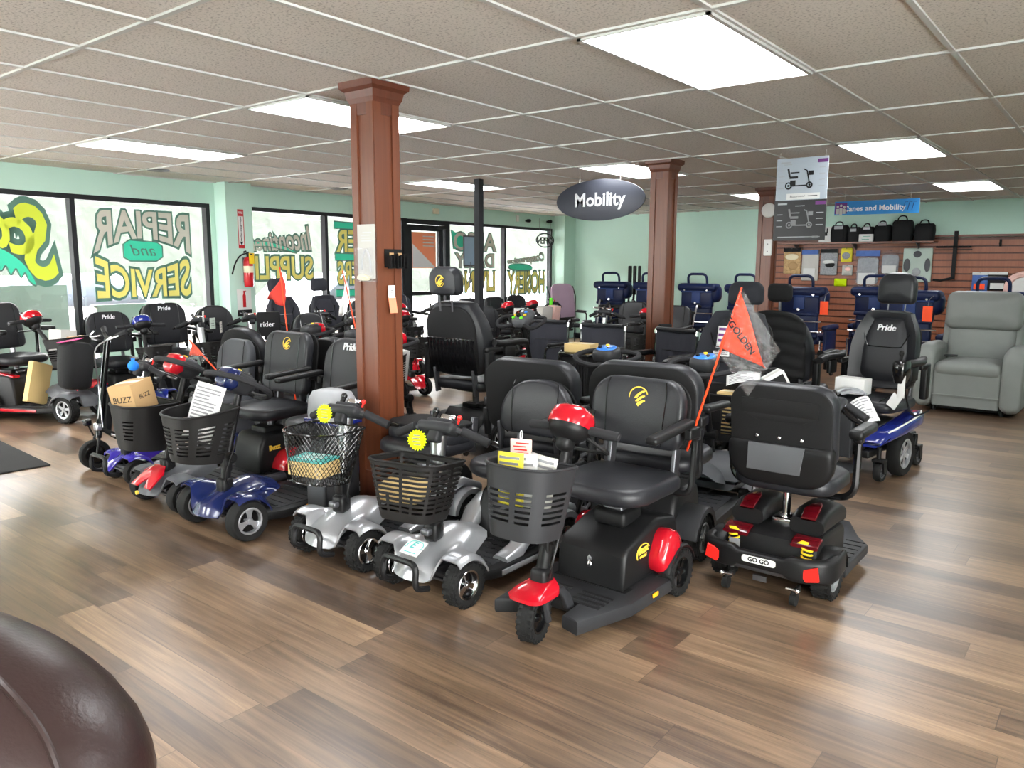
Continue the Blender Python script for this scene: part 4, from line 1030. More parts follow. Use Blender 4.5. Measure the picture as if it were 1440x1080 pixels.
# ---- black and red scooter seen from behind
def gb():
    t = thing('mobility_scooter', 'black scooter seen from behind, with red rear lamps and yellow springs', 'mobility scooter', (-1.17, 4.17, 0), 180, 'scooters of the front row')
    wb = .74
    for s in (-1, 1): wheel(t, s * .23, wb, .105, .085, 'five', 'silver_paint', True, rz=(0 if s > 0 else 180))
    wheel(t, 0, 0, .09, .065, 'five', 'silver_paint')
    o = [(-.1, -.1), (.1, -.1), (.2, .12), (.27, .22), (.27, .6), (-.27, .6), (-.27, .22), (-.2, .12)]
    m = MB(T(0, 0, .05)); m.prism(o, .055, b=.012); d = m.obj('floorboard', 'dark_grey', t)
    m = MB(T(0, 0, .106))
    for i in range(5):
        for s in (-1, 1): m.box((s * .21, .22 + .06 * i, 0), (.09, .012, .005), b=.002)
    m.prism([(-.1, .1), (.1, .1), (.1, .4), (.05, .34), (-.05, .34), (-.1, .4)], .006); m.obj('floor_mat', 'deck_black', d)
    side = [(.42, .1), (.42, .24), (.47, .27), (.74, .28), (.82, .25), (.84, .17), (.8, .12)]
    m = MB(); m.prism(side, .42, T(-.21, 0, 0) @ YZX, b=.02)
    c = m.obj('motor_cover', 'black_plastic', t)
    for s in (-1, 1):
        m = MB(S(s, 1, 1)); m.loft([[(.135 + a, yy, zz + b) for a, b in rrect(.15, hh, .03, 4)] for yy, zz, hh in ((.42, .3, .08), (.5, .32, .1), (.68, .325, .1), (.76, .31, .07))]); bt = m.obj('battery_pack', 'black_plastic', t, ang=50)
        m = MB(S(s, 1, 1)); m.loft([[(.14 + a, yy, zz + b) for a, b in rrect(ww, .016, .006, 3)] for yy, zz, ww in ((.6, .376, .02), (.64, .378, .05), (.71, .374, .07), (.76, .346, .065))]); m.obj('battery_cap', 'dark_red', bt, ang=50)
        m = MB(S(s, 1, 1)); m.loft([[(.155 + a, yy, zz + b) for a, b in rrect(.12, .016, .008, 3)] for yy, zz in ((.78, .268), (.82, .262), (.845, .245))]); m.obj('tail_trim', 'dark_red', t, ang=50)
        m = MB(S(s, 1, 1)); m.prism([(.13, .262), (.175, .262), (.18, .274), (.15, .278)], .006, T(0, .855, 0) @ STAND @ T(0, 0, -.006), b=.001, n=1); m.obj('tail_decal', 'yellow', t)
        m = MB(S(s, 1, 1))
        L = [(.165 + .022 * cos(a * 2 * pi), .83 + .022 * sin(a * 2 * pi), .15 + .1 * a / 5) for a in [i / 10 for i in range(51)]]
        m.tube(L, .005, 6); m.obj('spring', 'yellow', t)
        m = MB(S(s, 1, 1)); m.prism([(.17, .19), (.255, .195), (.25, .125), (.2, .115)] if 0 else [(.165, .17), (.245, .2), (.255, .14), (.2, .125)], .012, T(0, .93, 0) @ STAND @ T(0, 0, -.012), b=.002, n=1); m.obj('tail_lamp', 'red_reflector', t)
        m = MB(S(s, 1, 1)); m.cyl((.14, .93, .035), (.165, .93, .035), .028, n=12); m.box((.15, .9, .06), (.014, .09, .03), b=.004); aw = m.obj('anti_tip_wheel', 'rubber', t)
        m = MB(S(s, 1, 1)); m.cyl((.12, .94, .08), (.17, .94, .08), .007); m.sphere((.17, .945, .08), .012); m.obj('bolt', 'chrome', aw)
        m = MB(S(s, 1, 1)); m.arch(.2, .285, .74, .105, .118, 35, 175, .012); m.obj('mudguard', 'black_plastic', t)
    # rear bumper wrapping the back
    sec = rrect(.05, .085, .018, 3); path = smooth([(-.27, .7, .17), (-.27, .86, .165), (-.19, .915, .165), (-.1, .93, .17), (.1, .93, .17), (.19, .915, .165), (.27, .86, .165), (.27, .7, .17)], 4)
    rings = []
    for i, p in enumerate(path):
        a, b = path[max(0, i - 1)], path[min(len(path) - 1, i + 1)]; d = (b - a); d.z = 0; d.normalize(); nn = Vector((d.y, -d.x, 0))
        rings.append([p + nn * u + Vector((0, 0, v * (1.25 if abs(p.x) > .13 else .8))) for u, v in sec])
    m = MB(); m.loft(rings); bp = m.obj('rear_bumper', 'black_plastic', t, ang=50)
    m = MB(T(0, .957, .178) @ RZ(180) @ STAND); m.prism(rrect(.15, .03, .01, 3), .003); pl = m.obj('name_plate', 'white_plastic', bp)
    m = MB(T(0, .961, .178) @ RZ(180) @ STAND); m.text('GO GO', .028, T(0, 0, 0), offset=.001, ext=.0005); m.obj('lettering', 'ink', pl)
    m = MB(); m.box((0, .86, .12), (.3, .1, .03), b=.01); m.box((.0, .93, .09), (.06, .01, .025)); m.obj('tow_frame', 'steel_dark', t)
    m = MB(T(.15, .862, .2) @ RZ(180) @ STAND); m.box((0, 0, 0), (.05, .045, .002)); m.obj('warning_label', 'ink_grey', t)
    m = MB(); m.cyl((0, .63, .27), (0, .63, .47), .019, n=14); m.cyl((0, .63, .3), (0, .63, .315), .03, n=14); m.box((0, .64, .28), (.1, .1, .05), b=.012); m.cyl((-.05, .66, .47), (.08, .66, .47), .014); m.obj('seat_post', 'chrome', t)
    tiller(t, 0, .02, .22, .76, .1, 'bar', headm=None, bar=.2)
    seat(t, 0, .56, .53, .46, .4, .37, arms='loop', armz=.17, br=.09, tilt=8, hinge=False)
    bk = [c for c in t.children if c.name.startswith('backrest')][0]
    Mb = T(0, .56, .53) @ T(0, .19, .035) @ RX(-8) @ T(0, 0, .18) @ RZ(180) @ STAND
    m = MB(Mb); m.pad(.47, .2, .07, (.03, .03, .12, .12), .025, .01, T(0, -.17, -.035)); m.obj('back_shell', 'black_plastic', bk, ang=60)
    m = MB(Mb); m.prism([(-.17, .06), (.17, .06), (.17, .13), (-.17, .13)], .006, T(0, 0, .012), b=.002); m.prism([(-.17, .065), (-.1, .03), (.1, .03), (.17, .065)], .004, T(0, 0, .013), b=.0015); m.obj('back_pocket', 'seat_back_cloth', bk)
    for x in (-.1, 0, .1): m = MB(Mb); m.sphere((x, -.045, .018), (.009, .009, .005)); m.obj('snap_button', 'chrome', bk)
    m = MB(Mb); m.prism([(-.14, -.2), (.1, -.2), (.12, -.07), (-.13, -.07)], .012, T(0, 0, .034), b=.004); m.obj('back_panel', 'mid_grey', bk)
    return t
gb()
# ---- folding electric kick scooter
def kick():
    t = thing('kick_scooter', 'folding black electric kick scooter with front bag beside the purple scooter', 'kick scooter', (-5.7, 2.4, 0), -6)
    wheel(t, 0, 0, .105, .055, 'disc', 'gloss_black'); wheel(t, 0, .8, .1, .055, 'disc', 'gloss_black')
    m = MB()
    for s in (-1, 1): m.tube([(s * .045, 0, .105), (s * .045, .02, .22), (0, .03, .24)], .011, 8)
    m.obj('front_fork', 'black_plastic', t)
    m = MB(); m.tube([(0, .03, .22), (0, .14, .92)], .022, 10); m.obj('stem', 'gloss_black', t)
    m = MB(); m.rbox((0, .05, .42), (.05, .06, .3), .015, RX(-8) @ T(0, 0, 0)); m.obj('battery', 'black_plastic', t)
    m = MB(); m.loft([[(a, yy, zz + b) for a, b in rrect(ww, .05, .015, 3)] for yy, zz, ww in ((.04, .3, .05), (.14, .22, .06), (.26, .15, .12), (.36, .13, .17), (.66, .13, .17), (.74, .14, .1))]); m.obj('deck', 'black_plastic', t, ang=50)
    m = MB(); m.box((0, .03, .3), (.07, .04, .05), b=.01); m.tube([(.05, .1, .24), (.09, .2, .2), (.12, .24, .23)], .008); m.obj('hinge_latch', 'aluminium', t)
    m = MB(); m.tube(fillet([(-.22, .18, .98), (-.06, .15, .93), (.06, .15, .93), (.26, .22, 1.0)], .03), .012, 8); hb = m.obj('handlebar', 'black_plastic', t)
    for s in (-1, 1): m = MB(); m.tube([(s * .12, .165, .95), (s * .23, .195, .985)], .018, 8); m.obj('grip', 'grip_rubber', hb)
    m = MB(); 
    for s in (-1, 1): m.tube(smooth([(s * .1, .13, .94), (s * .17, .08, .93), (s * .25, .13, .96)], 3), .006, 6)
    m.tube(smooth([(.06, .12, .92), (.1, .02, .85), (.06, .04, .6), (.05, .05, .3)], 5), .005, 6); m.obj('brake_lever', 'aluminium', hb)
    m = MB(); m.box((0, -.035, .34), (.05, .05, .045), b=.01); m.tube([(0, .0, .24), (0, -.03, .32)], .006); m.obj('headlamp', 'gloss_black', t)
    m = MB(T(0, -.08, .76) @ RX(-6)); m.loft([[(a * q, b * q2, zz) for a, b in rrect(.2, .2, .05, 5)] for q, q2, zz in ((.75, .7, -.17), (.95, .9, -.15), (1, 1, 0), (1.02, .98, .12), (.95, .7, .15))]); m.obj('front_bag', 'bag_black', t, ang=60)
    return t
kick()
starburst('neon pink starburst tag on the bag of the kick scooter', (-5.715, 2.3, .925), (8, -5, 0), 'neon_pink', .085, seed=5, teeth=24)
starburst('neon yellow starburst tag on the silver scooter with the wire basket', (-3.0, 2.33, .74), (82, 0, 14), r=.048, seed=6)
starburst('neon yellow starburst tag on the silver scooter with the green sticker', (-2.37, 2.33, .7), (82, 0, 18), r=.048, seed=7)
# ---- things in the baskets and on the front row
carton('brown cardboard box tipped in the basket of the red and grey scooter', (-4.5, 2.13, .69), (.16, .18, .17), (8, -8, 24), text='BUZZ', tsize=.05)
carton('flat brown carton lying in the wire basket', (-2.975, 2.24, .5), (.2, .14, .07), (0, 0, 10), mat='cardboard_light')
m = MB(); m.box((0, 0, 0), (.2, .14, .012), b=.003); o = one('magazine', m, 'teal_paper', 'teal and white booklet on the carton in the wire basket', 'booklet', (-2.975, 2.24, .541), 14)
m = MB(T(0, 0, .007)); ink_lines(m, 6, .15, .11, T()); m.obj('printing', 'white_paper', o)
m = MB(); m.box((0, 0, 0), (.2, .15, .09), b=.03); one('paper_bag', m, 'cardboard_light', 'crumpled tan paper parcel in the basket of the sticker scooter', 'parcel', (-2.36, 2.24, .5), 20)
sheet('white printed sheet standing in the slotted basket of the dark blue scooter', (-3.77, 2.15, .68), (70, 12, 25), .17, .3, lines=14)
m = MB(); m.box((0, 0, 0), (.09, .004, .14), b=.001); o = one('price_tag', m, 'pink_paper', 'pink printed card hanging from the grip of the red three wheeler', 'tag', (-1.87, 2.42, .69), 20)
m = MB(T(0, -.003, 0) @ STAND); ink_lines(m, 9, .075, .12, T()); m.obj('printing', 'red_reflector', o)
m = MB(); m.tube([(0, .014 * cos(a), .085 + .02 * sin(a)) for a in [2 * pi * i / 14 for i in range(14)]], .0018, 5, True); m.obj('wire_tie', 'white_plastic', o)
for k, (dx, ang, mt, lb) in enumerate(((-.05, -3, 'yellow_pack', 'yellow edged leaflet standing in the grey slotted basket'), (.0, -4, 'white_paper', 'white leaflet fanned in the grey slotted basket'), (.06, 6, 'off_white', 'off-white leaflet leaning at the back of the grey slotted basket'))):
    sheet(lb, (-1.71 + dx, 2.215 + .02 * k, .66), (82, ang, 2), .12, .2, mt, 8, 'leaflet', 'leaflet', bend=.01, seed=k)
# ---- grey upright case behind the wire basket
t = thing('folded_scooter_case', 'upright grey and black case with a blue stripe beside the nearest wooden column', 'case', (-3.405, 2.7, 0), 4)
m = MB(); m.rbox((0, 0, .33), (.26, .16, .6), .03); m.obj('shell', 'dark_grey', t)
m = MB(); m.loft([[(a * q, b * q, zz) for a, b in rrect(.27, .17, .05, 5)] for q, zz in ((1, .6), (1.02, .64), (.96, .72), (.8, .76), (.4, .775))]); m.obj('top', 'light_grey', t, ang=60)
m = MB(); m.box((0, 0, .6), (.278, .178, .022), RY(0), b=.006); m.obj('stripe', 'blue_paint', t)
m = MB(); m.rbox((-.05, -.085, .26), (.14, .03, .46), .012); m.obj('front_panel', 'mid_grey', t)
for s in (-1, 1): m = MB(); m.cyl((s * .125, .05, .04), (s * .14, .05, .04), .04, n=14); m.obj('wheel', 'rubber', t)
# ================================================================== power chairs, wheelchairs and other seats
def power_chair(label, loc, rz, group='power chairs', paint='blue_paint', logo='Pride', head=(.27, .2), sw=.5, bw=.5, bh=.56, joystick=True, drape=None, armz=.24, mat='leather', seatz=.54, pouch=False, headlogo=None, tag_=None, legs=True):
    t = thing('power_chair', label, 'power wheelchair', loc, rz, group)
    for s in (-1, 1): wheel(t, s * .25, 0, .16, .09, 'six', 'silver_paint')
    for s in (-1, 1):
        caster(t, s * .22, -.3, .07, .05, up=.24); caster(t, s * .22, .36, .07, .05, up=.24)
    m = MB(); m.loft([[(a, yy, zz + b) for a, b in rrect(ww, hh, .05, 4)] for yy, zz, ww, hh in ((-.3, .25, .26, .12), (-.22, .27, .34, .2), (0, .28, .38, .24), (.24, .27, .36, .2), (.36, .25, .28, .12))]); b = m.obj('base', 'black_plastic', t, ang=60)
    for s in (-1, 1):
        m = MB(S(s, 1, 1)); m.loft([[(.19 + a + ox, yy, zz + c) for a, c in rrect(.14, hh, .035, 4)] for yy, zz, hh, ox in ((-.36, .27, .05, -.02), (-.28, .31, .08, .02), (-.1, .345, .09, .05), (.1, .375, .1, .06), (.22, .385, .11, .05), (.3, .36, .07, .02))]); sh = m.obj('side_shroud', paint, t, ang=60)
        m = MB(S(s, 1, 1)); m.tube(smooth([(.262, -.28, .345), (.305, -.1, .39), (.315, .1, .42), (.29, .22, .44)], 4), .006, 5); m.obj('shroud_trim', 'white_plastic', sh)
        m = MB(S(s, 1, 1)); m.box((.17, -.3, .2), (.05, .22, .05), b=.012); m.obj('caster_arm', 'black_plastic', t); m = MB(S(s, 1, 1)); m.box((.17, .35, .22), (.05, .2, .05), b=.012); m.obj('caster_arm', 'black_plastic', t)
    m = MB(); m.cyl((0, .02, .38), (0, .02, seatz - .07), .04); m.box((0, .02, seatz - .09), (.3, .34, .03), b=.01); m.obj('seat_lift', 'steel_dark', t)
    if legs:
        m = MB(); m.box((0, -.36, .3), (.12, .05, .3), RX(0), b=.01); m.prism(rrect(.32, .24, .05, 4), .02, T(0, -.5, .1), b=.006); m.obj('footrest', 'dark_grey', t)
    bk = seat(t, 0, .04, seatz, sw, .5, bh, 'captain', mat, 'tall', logo, head, tilt=9, armz=armz, bw=bw, bt=.1, pouch=pouch, headlogo=headlogo)
    if joystick:
        ax = sw / 2 + .035; M = T(ax, -.2, seatz + armz)
        m = MB(M); m.loft([[(a * q, b * q, zz) for a, b in rrect(.09, .13, .03, 4)] for q, zz in ((.7, -.1), (1, -.04), (1, .03), (.85, .05))]); j = m.obj('joystick_box', 'gloss_black', t)
        m = MB(M); m.cyl((0, -.02, .05), (0, -.02, .09), .008); m.sphere((0, -.02, .1), (.016, .016, .022)); m.obj('joystick', 'rubber', j)
        m = MB(M); m.tube(smooth([(0, .05, -.08), (.02, .1, -.25), (.06, .12, -.33), (.12, .22, -.3)], 5), .006, 6); m.obj('joystick_cable', 'rubber', j)
    return t
power_chair('blue based power chair with white Pride lettering and a headrest, left of the grey recliner', (-1.42, 5.9, 0), -8, seatz=.54, bh=.55, bw=.47, head=(.27, .23))
carton('small white box on the seat of the blue based power chair', (-1.5, 5.8, .615), (.21, .12, .11), (0, 0, -10), 'white_paper', name='white_box')
m = MB(); m.tube(smooth([(-.09, 0, 0), (-.05, .03, .02), (0, -.01, .035), (.05, .02, .02), (.09, -.01, .0)], 4), .014, 6); m.tube(smooth([(-.07, -.03, 0), (0, -.03, .02), (.07, -.02, .005)], 4), .012, 6); one('plastic_wrap', m, 'product_grey', 'grey crumpled strap on the seat of the blue based power chair', 'strap', (-1.47, 5.66, .575), 20)
m = MB(); m.box((0, 0, 0), (.05, .006, .15), b=.002); m.box((.015, 0, -.11), (.07, .005, .1), RY(30)); one('price_tag', m, 'white_paper', 'white paper tag hanging at the joystick arm of the blue based power chair', 'tag', (-1.15, 5.62, .66), -20)
def grey_captain():
    t = power_chair('charcoal power chair with paper flyers on its back, beside the middle wooden column', (-2.3, 5.25, 0), -6, legs=False, logo=None, mat='cloth_charcoal', bh=.58, bw=.56, sw=.54, paint='black_plastic', joystick=True, seatz=.5, head=(.27, .17))
    return t
grey_captain()
sheet('flag printed flyer on the back of the charcoal power chair', (-2.33, 5.43, .94), (80, 0, -6), .09, .15, 'white_paper', 3, 'flyer', 'flyer', bend=.002, ink='poster_purple')
sheet('narrow white strip label under the flyer on the charcoal power chair', (-2.33, 5.41, .815), (80, 0, -6), .13, .035, 'white_paper', 2, 'flyer', 'flyer', bend=.002)
def sling_chair():
    t = power_chair('power chair with black sagging cloth back, left of the blue based power chair', (-2.12, 6.35, 0), 178, logo=None, bh=.5, bw=.48, paint='black_plastic', joystick=False, head=None, seatz=.52)
    rows = []
    for i in range(25):
        v = i / 24; rows.append([(u * .24 * (1 - .25 * max(0, v - .75) * 4 * u * u), -.02 - .05 * (1 - u * u) - .012 * sin(v * 34 + 3 * u * u), .62 + .5 * v - .05 * max(0, v - .8) * 5 * u * u) for u in [j / 12 - 1 for j in range(25)]])
    m = MB(T(0, .38, 0) @ RZ(180)); m.grid(rows); o = m.obj('sling_back', 'seat_back_cloth', t, ang=70); sol = o.modifiers.new('thickness', 'SOLIDIFY'); sol.thickness = .008
    m = MB(); m.tube([(0, .3, .9), (0, .34, 1.2)], .012, 8); m.obj('headrest_post', 'steel_dark', t)
    m = MB(); m.rbox((0, .34, 1.25), (.19, .08, .14), .04); m.obj('headrest', 'seat_back_cloth', t)
sling_chair()
# ---- the big crest scooter seat by the nearest column
def big_crest():
    t = scooter('mobility_scooter', 'large black scooter with gathered back pouch and crest headrest, behind the nearest wooden column', (-3.96, 5.38, 0), 180, 'scooters of the second row', wb=.88, tf=.25, tr=.26, rf=.13, rr=.13, ww=.09, cowl='dark_grey', hood=.34, deckw=.28, deckz=.13, guard='dark_grey', bump=False, bodyw=.2,
        til=dict(y=.03, z0=.3, top=.99, lean=.22, kind='delta', headm='mid_grey', gauge='mid_grey', bar=.22, accent=1),
        st=dict(x=0, y=.82, z=.6, w=.54, d=.5, bh=.54, kind='captain', bw=.54, arms='tall', armz=.26, head=(.3, .21), headlogo=True, pouch=True, post=.35, bt=.12, tilt=8))
    Mh = T(0, .25, .99) @ RX(-28)
    for k, (x, y, mt) in enumerate(((-.04, .045, 'lime'), (.04, .045, 'lime'), (-.05, .0, 'yellow'), (.045, .005, 'yellow'), (-.03, -.045, 'blue_bright'), (.05, -.035, 'red_reflector'), (.015, -.055, 'white_plastic'))):
        m = MB(Mh); m.cyl((x, y, .058), (x, y, .068), .013, n=10); m.obj('control_knob', mt, t)
    m = MB(Mh); m.cyl((0, .02, .06), (0, .02, .085), .018, n=12); m.tube(smooth([(.02, .02, .066), (.05, -.02, .066), (.03, -.07, .066)], 4), .008, 6); m.obj('speed_dial', 'gloss_black', t)
big_crest()
# ---- second row facing away: plain black seat backs towards the camera
def back_row(label, x, y, rz, wide=.56, wb=.95, guard=None, bsk=None, top=.5, color='dark_grey', gauge='gauge_blue', bh=.4, seatz=.54, br=.12, inlay=None, headm=None, bt=.09):
    def ex(t):
        if inlay:
            m = MB(); m.loft([[(a * q, yy + b * .0, zz + b) for a, b in rrect(.46, hh, .06, 5)] for q, yy, zz, hh in ((.8, -.2, .2, .1), (1.05, -.15, .22, .17), (1.12, .0, .24, .2), (1.08, .12, .24, .18), (.9, .2, .2, .1))]); sh = m.obj('front_body', color, t, ang=60)
            for s in (-1, 1): m = MB(S(s, 1, 1)); m.loft([[(.16 + a, yy, zz) for a in (0, .09)] + [(.16 + .09, yy, zz - .01), (.16, yy, zz - .01)] for yy, zz in ((-.12, .32), (.0, .345), (.1, .34), (.16, .31))]); m.obj('body_inlay', inlay, sh)
    return scooter('mobility_scooter', label, (x, y, 0), rz, 'scooters of the second row', wb=wb, tf=.235, tr=.245, rf=.11, rr=.115, ww=.08, knobs=True, rim='silver_paint', cowl=color, hood=.3, deckw=.25, deckz=.12, guard=guard or color, bump=False, bodyw=.17,
        til=dict(y=.03, z0=.28, top=.88, lean=.2, kind='loop', headm=headm, gauge=gauge, bar=.2, tiltx=20, bsk=bsk),
        st=dict(x=0, y=wb - .05, z=seatz, w=wide * .9, d=.44, bh=bh, bw=wide, arms='flip', armz=.2, post=.36, br=br, bt=bt, tilt=7), extras=ex)
BK = dict(tw=.34, td=.26, bw=.28, bd=.2, h=.24, style='slots', dz=.46, dy=-.15)
back_row('scooter facing away with grey blue floorboard and blue inlays, behind the red three wheeler', -1.93, 4.42, 186, inlay='blue_purple', color='mid_grey', seatz=.55, guard='dark_grey', bsk=dict(tw=.36, td=.28, bw=.3, bd=.22, h=.3, style='slots', dz=.4, dy=-.16, front=.05))
back_row('scooter facing away with wide black seat back, behind the silver sticker scooter', -2.6, 4.45, 184, seatz=.51)
back_row('scooter facing away with rounded black seat back, behind the crest seat', -4.27, 4.17, 180, wb=.62, wide=.46, bh=.42, seatz=.5, br=.2, headm='red_paint', gauge='dark_grey')
back_row('scooter facing away with round black seat back, behind the grey seat of the purple scooter', -4.86, 4.33, 182, wb=.72, bsk=BK, wide=.46, bh=.42, seatz=.5, br=.18, headm='red_paint', gauge='dark_grey')
back_row('scooter facing away with arched black seat back, right of the kick scooter', -5.5, 4.38, 182, wb=.75, bsk=BK, wide=.48, bh=.42, seatz=.5, br=.2, headm='red_paint', gauge='dark_grey')
# ---- scooters lined up along the windows, facing into the shop
HU = ('red_paint', 'blue_paint', 'dark_grey', 'silver_paint')
def window_scooter(label, y, x=-7.42, logo=None, seatz=.52, hue='dark_grey', til='dome', kind='std', bsk=True, head=False, rz=90, wide=.44, bh=.42, br=.13, barm=.24, seatmat='leather', top=.86):
    return scooter('mobility_scooter', label, (x, y, 0), rz, 'scooters along the windows', wb=.76, tf=.18, tr=.19, rf=.1, rr=.1, ww=.06, cowl=hue, hood=.28, deckw=.21, deckz=.1, guard=hue, bump=False, bodyw=.14,
        til=dict(y=.03, z0=.25, top=top, lean=.12, kind=til, headm=hue, gauge='dark_grey', bar=barm if til != 'loop' else .17, post='aluminium' if til == 'bar' else 'black_plastic', bsk=dict(tw=.3, td=.22, bw=.24, bd=.16, h=.2, style='slots', dz=.46, dy=-.13) if bsk else None),
        st=dict(x=0, y=.7, z=seatz, w=wide * .95, bw=wide, d=.42, bh=bh, kind=kind, logo=logo, arms='flip' if kind == 'std' else 'tall', armz=.18, post=.34, br=br, head=head, tilt=8, mat=seatmat, bt=.08))
window_scooter('scooter with Pride seat and glossy blue tiller, next to the large red and black one', 3.72, logo='Pride', hue='blue_paint', seatz=.5)
window_scooter('scooter with tall Pride seat and paper tags on its tiller, below the word SERVICE', 4.32, logo='Pride', hue='dark_grey', seatz=.54, til='bar', wide=.48, bh=.45)
window_scooter('scooter with black tote on its tiller, standing before the green pilaster', 4.92, hue='dark_grey', til='bar', bsk=False, br=.18)
window_scooter('headrest scooter right of the fire extinguisher pilaster', 5.78, x=-7.3, hue='mid_grey', kind='captain', head=(.24, .17), seatz=.56, bh=.46, til='bar', seatmat='cloth_grey')
window_scooter('headrest scooter before the second window mullion with a green clip on its tiller', 6.42, x=-7.3, hue='mid_grey', kind='captain', head=(.24, .17), seatz=.56, bh=.46, til='bar', seatmat='cloth_grey')
window_scooter('scooter with gold crest seat and red dome tiller, below the windows beside the nearest column', 7.05, x=-7.3, logo='crest', hue='red_paint', bsk=True)
window_scooter('scooter with plain grey seat below the narrow window by the entrance', 7.7, x=-7.3, hue='mid_grey', til='bar', seatz=.57, seatmat='cloth_grey')
window_scooter('red tillered scooter in front of the entrance door', 8.45, x=-6.62, hue='red_paint')
window_scooter('red tillered scooter in front of the living lettering window', 9.15, x=-6.72, hue='red_paint')
window_scooter('scooter with a lime clip on its tiller below the hosiery lettering', 9.85, x=-6.85, hue='dark_grey', til='bar')
window_scooter('round seat scooter in the second line, before the headrest scooters', 5.3, x=-6.15, hue='dark_grey', til='bar', br=.2, bsk=False, seatz=.47)
window_scooter('Pride seat scooter in the second line, nearer the flag pole', 6.0, x=-6.15, hue='red_paint', logo='Pride', br=.18, seatz=.48)
window_scooter('silver scooter in the second line, beside the black steel post', 7.62, x=-5.6, hue='silver_paint', til='bar', seatz=.47)
# the red and black scooter at the left edge of the picture
def victory():
    t = thing('mobility_scooter', 'large red and black scooter at the left picture edge, its basket full of boxes', 'mobility scooter', (-7.68, 3.17, 0), 118, 'scooters along the windows')
    for s in (-1, 1): wheel(t, s * .23, 0, .125, .09, 'five', 'silver_paint', True, rz=(0 if s > 0 else 180) - 10)
    front_cowl(t, .29, .155, .225, .125, 'mid_grey', .35, wide=.1, fa=130)
    m = MB(T(0, -.02, .33) @ RX(20)); m.prism([(-.2, -.1), (-.1, -.06), (0, -.1), (.1, -.06), (.2, -.1), (.2, .02), (.0, .08), (-.2, .02)], .014, b=.004); m.obj('hood_inlay', 'red_paint', t)
    deck(t, .27, .14, .85, .13, .05, trim='red_paint'); rear_body(t, .55, 1.02, .2, .1, .32, 'black_plastic')
    for s in (-1, 1):
        wheel(t, s * .25, .83, .13, .09, 'five', 'silver_paint', True, rz=(0 if s > 0 else 180))
        m = MB(S(s, 1, 1)); m.arch(.18, .31, .83, .13, .035, 15, 165, .014); m.obj('mudguard', 'dark_grey', t)
        m = MB(S(s, 1, 1)); m.loft([[(.15 + a, yy, zz + b) for a, b in rrect(.08, .02, .008, 3)] for yy, zz in ((.57, .4), (.72, .43), (.85, .42))]); m.obj('body_inlay', 'red_paint', t)
    m = MB(T(.203, .75, .27) @ RZ(90) @ STAND); m.box((0, 0, 0), (.05, .09, .002)); m.obj('spec_label', 'white_paper', t)
    reflector(t, .272, .6, .11)
    tiller(t, 0, .03, .3, .92, .45, 'dome', headm='red_paint', bar=.25, yaw=0, bsk=dict(tw=.36, td=.26, bw=.28, bd=.2, h=.26, style='panel', dz=.5, dy=.06, front=.05))
    seat(t, 0, .68, .6, .48, .4, .44, arms='loop', armz=.2, post=.4, br=.1)
    return t
victory()
carton('pale carton stacked in the basket of the red and black scooter', (-7.78, 3.07, .74), (.2, .13, .2), (0, 6, 118), 'off_white')
carton('brown carton sunk in the basket of the red and black scooter', (-7.7, 3.15, .69), (.16, .06, .18), (0, 0, 118), 'cardboard')
carton('tall tan carton leaning on the floorboard of the red and black scooter', (-7.98, 2.9, .34), (.24, .05, .38), (0, 18, 118), 'cardboard_light')
